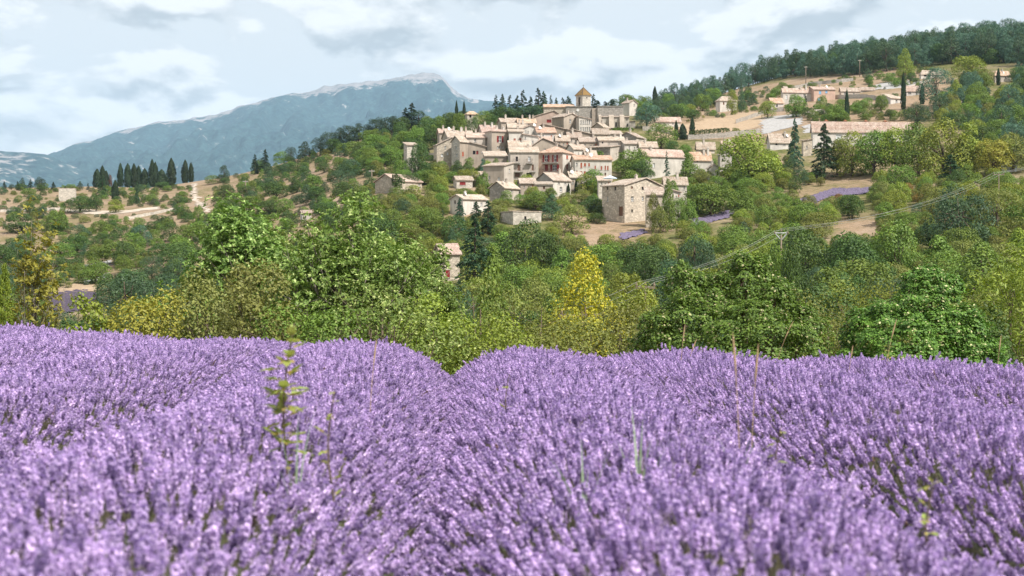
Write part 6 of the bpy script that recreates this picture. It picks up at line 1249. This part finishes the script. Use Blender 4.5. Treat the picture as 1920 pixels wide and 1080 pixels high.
WORDS = ['', 'one', 'two', 'three', 'four', 'five', 'six', 'seven', 'eight', 'nine', 'ten', 'eleven', 'twelve', 'thirteen', 'fourteen', 'fifteen', 'sixteen', 'seventeen', 'eighteen', 'nineteen', 'twenty']
for (size, adj, noun, rel, nm), L in by.items():
    L.sort(key=lambda q: q[0]); grp = '%s %ss %s %s' % (adj, noun, rel, nm)
    for i, (px, root) in enumerate(L):
        lab = ('%s %s %s %s %s' % (size, adj, noun, rel, nm)).strip()
        if 1 < len(L) <= 20: lab = ('%s, %s of %s eastward' % (lab, ORD[i], WORDS[len(L)]))
        tag(root, lab, noun.split()[-1], grp if len(L) > 1 else None)

# ---------------------------------------------------------------- power line
def power_pole(px, py, Y, label, kind, arm=2.2):
    x, y, zt = at(px, py, Y); zg = gz(x, y); root = empty('power_pole', (x, y, zg)); tag(root, label, 'power pole', 'poles of the valley power line'); h = zt - zg
    mb = MB(); mb.tube([(0, 0, -.5), (0, 0, h)], [.10, .07], 8); mb.build('pole', M['wood'], root, True)
    c = MB(); tips = []
    if kind == 'steel':
        for s in (-1, 0, 1): tips.append((s * arm / 2, -.2 * s, h + (.55 if s == 0 else .35)))
        c.tube([(0, 0, h - .5), (-arm / 2, .2, h + .15)], .04, 5); c.tube([(0, 0, h - .5), (arm / 2, -.2, h + .15)], .06, 5); c.tube([(-arm / 2, .2, h + .15), (arm / 2, -.2, h + .15)], .05, 5)
    else:
        c.box(-arm / 2, arm / 2, -.08, .08, h - .12, h + .04)
        for s in (-1, 0, 1): tips.append((s * arm / 2 * .92, 0, h + .3))
    c = c.build('crossarm', M['steel' if kind == 'steel' else 'wood'], root)
    for t in tips:
        m = MB(); m.tube([(t[0], t[1], t[2] - .3), (t[0], t[1], t[2] - .2), (t[0], t[1], t[2] - .1), (t[0], t[1], t[2])], [.05, .09, .06, .03], 6); m.build('insulator', M['wood'], c)
    return [(x + t[0], y + t[1], zg + t[2]) for t in tips]
PL = [power_pole(1092, 590, 70, 'wooden power pole hidden behind the golden tree', 'wood'), power_pole(1210, 538, 88, 'wooden power pole beside the creeper mound top', 'wood', 1.2), power_pole(1465, 440, 130, 'pale steel power pole with a V shaped crossarm', 'steel', 1.1), power_pole(1873, 327, 236, 'power pole by the pale greenhouse', 'wood', 1.8), power_pole(2060, 262, 330, 'power pole on the upper slope at the picture edge', 'wood', 1.8)]
for i, lab in enumerate(('lowest power cable running up the slope', 'middle power cable running up the slope', 'upper power cable running up the slope')):
    pts = []
    for a, b in zip(PL[:-1], PL[1:]):
        a, b = np.array(a[i]), np.array(b[i]); sag = np.linalg.norm(b - a) * .012
        for t in np.linspace(0, 1, 14, endpoint=False): pts.append(a + (b - a) * t - np.array([0, 0, sag * 4 * t * (1 - t)]))
    pts.append(np.array(PL[-1][i])); o3 = pts[0].copy(); mb = MB(); mb.tube([p - o3 for p in pts], [.005 + .00004 * p[1] for p in pts], 5)
    c = mb.build('power_cable', M['cable'], None, True); c.location = o3; tag(c, lab, 'cable', 'cables of the power line')
def mast(px, tp, bs, lab, Y=None):
    x, y, z = hit(px, bs, 60); h = kz(tp) * y - z; root = empty('utility_pole', (x, y, z)); tag(root, lab, 'utility pole')
    mb = MB(); mb.tube([(0, 0, -.3), (0, 0, h)], [.2, .15], 6); mb.build('pole', M['wood'], root, True)
    mb = MB(); mb.box(-.8, .8, -.1, .1, h - .5, h - .3); mb.build('crossarm', M['conc'], root)
mast(1511, 124, 160, 'grey utility pole above the pink house'); mast(1612, 112, 144, 'grey utility pole on the straw slope below the forest'); mast(697, 318, 346, 'pale utility pole beside the stone barn'); mast(460, 338, 372, 'utility pole on the dry slope by the track end oak')
# greenhouse with a rounded end
def greenhouse():
    x, y, z = hit(1893, 322, 60); root = empty('greenhouse', (x, y, z), math.radians(-12)); tag(root, 'small pale greenhouse with an arched end above the power pole', 'greenhouse'); w, h, d = 26 * y / F, 18 * y / F, 4.0
    mb = MB(); n = 10; A = [(-w / 2 + w * .5 * (1 - math.cos(PI * i / n)), h * (.45 + .55 * math.sin(PI * i / n)) if 0 < i < n else h * .45) for i in range(n + 1)]
    pr = [(-w / 2, 0)] + A + [(w / 2, 0)]; k = len(pr)
    for q in range(k - 1): mb.poly([(pr[q][0], 0, pr[q][1]), (pr[q + 1][0], 0, pr[q + 1][1]), (pr[q + 1][0], d, pr[q + 1][1]), (pr[q][0], d, pr[q][1])])
    mb.poly([(p[0], 0, p[1]) for p in pr][::-1]); mb.poly([(p[0], d, p[1]) for p in pr]); mb.build('cover', M['canvas'], root)
    mb = MB()
    for yy in (-.03, d / 2, d): mb.tube([(p[0], yy, p[1]) for p in pr], .06, 4)
    mb.build('hoop', M['whitep'], root); mb = MB(); mb.box(-.5, .5, -.08, -.02, 0, h * .6); mb.build('door', M['palep'], root)
greenhouse()
# parasol on the terrace above the farmhouse
def parasol():
    Y = 318.0; x, y, z = at(1144, 336, Y); zg = gz(x, y); root = empty('parasol', (x, y, zg)); tag(root, 'pale blue parasol on the terrace behind the stone farmhouse', 'parasol'); h = kz(331) * Y - zg; r = 13 * Y / F
    mb = MB(); mb.tube([(0, 0, -.1), (0, 0, h + .3)], .04, 6); mb.build('pole', M['whitep'], root)
    mb = MB(); n = 8; P = [(r * math.cos(2 * PI * i / n), r * math.sin(2 * PI * i / n), h - .35) for i in range(n)]
    for i in range(n): mb.poly([P[i], P[(i + 1) % n], (0, 0, h + .25)]); mb.poly([P[(i + 1) % n], P[i], (P[i][0], P[i][1], h - .5), (P[(i + 1) % n][0], P[(i + 1) % n][1], h - .5)])
    mb.build('canopy', M['canvas'], root)
parasol()

# ---------------------------------------------------------------- weeds and grasses in the lavender
def top_at(px, py, guess=None):
    """point on the lavender tops under a pixel"""
    y = .60 / (-kz(py) - .0375) if guess is None else guess
    return kx(px) * y, y, top_plane(kx(px) * y, y)
M['weedleaf'] = foliage_mat('weed_leaves', (.42, .48, .13), (.22, .28, .07), accent=(.50, .40, .14), frac=.12, trans=.4)
M['blade'] = foliage_mat('grass_blades', (.36, .46, .32), (.24, .33, .17), trans=.3); M['straw'] = plain_mat('dry_straw', (.44, .31, .17), .8)
def leaf_shape(mb, p, d, L, W_):
    d = np.array(d, float); d /= np.linalg.norm(d); s = np.cross(d, (0, 0, 1.0)); s /= np.linalg.norm(s) + 1e-9; n = np.cross(s, d); p = np.array(p, float)
    mb.poly([p, p + d * L * .35 + s * W_ * .5 + n * W_ * .1, p + d * L * .75 + s * W_ * .35, p + d * L - n * L * .1]); mb.poly([p, p + d * L - n * L * .1, p + d * L * .75 - s * W_ * .35, p + d * L * .35 - s * W_ * .5 + n * W_ * .1])
def weed(px, top, py_foot, Y, label, n=22, leaf=.055, seed=0, lean=(0, 0)):
    r = np.random.default_rng(seed); x = kx(px) * Y; z0 = top_plane(x, Y) - .35; h = kz(top) * Y - z0; root = empty('leafy_weed', (x, Y, z0)); tag(root, label, 'weed')
    ax = lambda t: np.array([lean[0] * t * t + .015 * math.sin(t * 7), lean[1] * t, h * t]); mb = MB(); mb.tube([ax(t) for t in np.linspace(0, 1, 8)], np.linspace(.006, .0025, 8), 5); mb.build('stem', M['bark'], root)
    for i in range(n):
        t = min(1.0, max(.38, r.normal(.62, .14))) if i % 4 else r.uniform(.8, 1.0); a = r.uniform(0, 2 * PI); L = leaf * r.uniform(.45, 1.15) * (1.15 - .5 * t); d = (math.cos(a), math.sin(a), r.uniform(-.5, 1.1)); m = MB(); st = ax(t) + np.array(d) * L * .5
        m.tube([ax(t), st], [.0015, .001], 3, False); leaf_shape(m, st, d, L, L * .62)
        for s in (-1, 1): leaf_shape(m, ax(t) + np.array(d) * L * .4, (d[0] - s * d[1] * .9, d[1] + s * d[0] * .9, d[2]), L * .7, L * .45)
        m.build('leaf', M['weedleaf'], root)
weed(532, 606, 790, 5.4, 'tall leafy weed rising out of the broad lavender row', 46, .085, 1, (.03, 0))
weed(622, 732, 790, 5.2, 'short green weed beside the tall leafy weed', 9, .05, 2); weed(952, 702, 730, 9.0, 'tiny leafy sprig on top of the lavender row', 7, .05, 3); weed(1745, 905, 960, 4.2, 'green weed in the furrow near the field corner', 10, .05, 4)
weed(1460, 800, 850, 5.6, 'green weed in the furrow behind the grass tuft', 10, .05, 5); weed(1665, 640, 690, 15.5, 'leafy weed at the field end before the smaller creeper mound', 12, .09, 6); weed(130, 672, 690, 13.0, 'grassy weed poking out of the far lavender', 8, .07, 8)
def tuft(px, top, Y, n, label, mat='blade', spread=.12, seed=0, wid=.008):
    r = np.random.default_rng(seed); x = kx(px) * Y; z0 = top_plane(x, Y) - .28; h = kz(top) * Y - z0; root = empty('grass_tuft', (x, Y, z0)); tag(root, label, 'grass')
    for i in range(n):
        a = r.uniform(0, 2 * PI); sp = spread * r.uniform(.2, 1.1); hh = h * r.uniform(.6, 1.0); P = [np.array([math.cos(a) * sp * t * t, math.sin(a) * sp * t * t, hh * t * (1 - .12 * t)]) for t in np.linspace(0, 1, 6)]; s = np.array([-math.sin(a) + .3, math.cos(a), 0]); s /= np.linalg.norm(s); m = MB()
        for k in range(5):
            w0, w1 = wid * (1 - k / 5.2), wid * (1 - (k + 1) / 5.2); m.poly([P[k] - s * w0 / 2, P[k] + s * w0 / 2, P[k + 1] + s * w1 / 2, P[k + 1] - s * w1 / 2])
        m.build('blade', M[mat], root)
tuft(1198, 728, 5.3, 9, 'tuft of upright blue green grass in the middle lavender row', seed=1, spread=.16, wid=.022); tuft(1095, 775, 4.9, 6, 'smaller grass tuft beside the upright one', seed=2, spread=.18, wid=.018); tuft(1380, 745, 5.6, 5, 'bent yellowing grass blades beside the furrow', seed=3, spread=.25, wid=.018)
tuft(555, 720, 5.0, 5, 'pale grass blades at the foot of the tall leafy weed', seed=4, wid=.016); tuft(1745, 695, 13.0, 6, 'grass tuft at the end of the far lavender row', seed=5, spread=.3, wid=.02)
def stalk(px, top, Y, label, lean=.05, seed=0, r0=.004, head=True):
    r = np.random.default_rng(seed); x = kx(px) * Y; z0 = top_plane(x, Y) - .3; h = kz(top) * Y - z0; root = empty('dry_stalk', (x, Y, z0)); tag(root, label, 'stalk', 'dry grass stalks over the lavender')
    ax = lambda t: np.array([lean * t * t, 0, h * t]); mb = MB(); mb.tube([ax(t) for t in np.linspace(0, 1, 7)], np.linspace(r0, r0 * .6, 7), 5); mb.build('stem', M['straw'], root)
    if head: mb = MB(); mb.tube([ax(.78), ax(.86), ax(.95), ax(1.03)], [r0 * .8, r0 * 2.2, r0 * 1.9, r0 * .4], 6); mb.build('seed_head', M['straw'], root)
for i, (px, tp, Y, ln, lab) in enumerate(((1388, 632, 6.2, -.03, 'tallest dry stalk before the large creeper mound'), (1408, 652, 6.6, .03, 'dry stalk just beside the tallest one'), (1275, 612, 15, .02, 'thin dry stalk under the creeper mound'), (1283, 638, 15, .05, 'short thin stalk beside the creeper mound one'), (1450, 606, 15, .08, 'thin dry stalk in front of the twin peaks'), (1658, 602, 14, .05, 'single tall stalk before the smaller creeper mound'), (1868, 632, 14, .02, 'dry stalk below the willowy bush'), (692, 640, 8.5, .03, 'bent dry stalk beside the tall leafy weed'), (1590, 650, 14, .02, 'short stalk between the creeper mounds'), (1893, 655, 13.5, .15, 'leaning dry stalk at the field corner'))): stalk(px, tp, Y, lab, ln * Y / 6, i, .0024 if Y < 10 else .003)
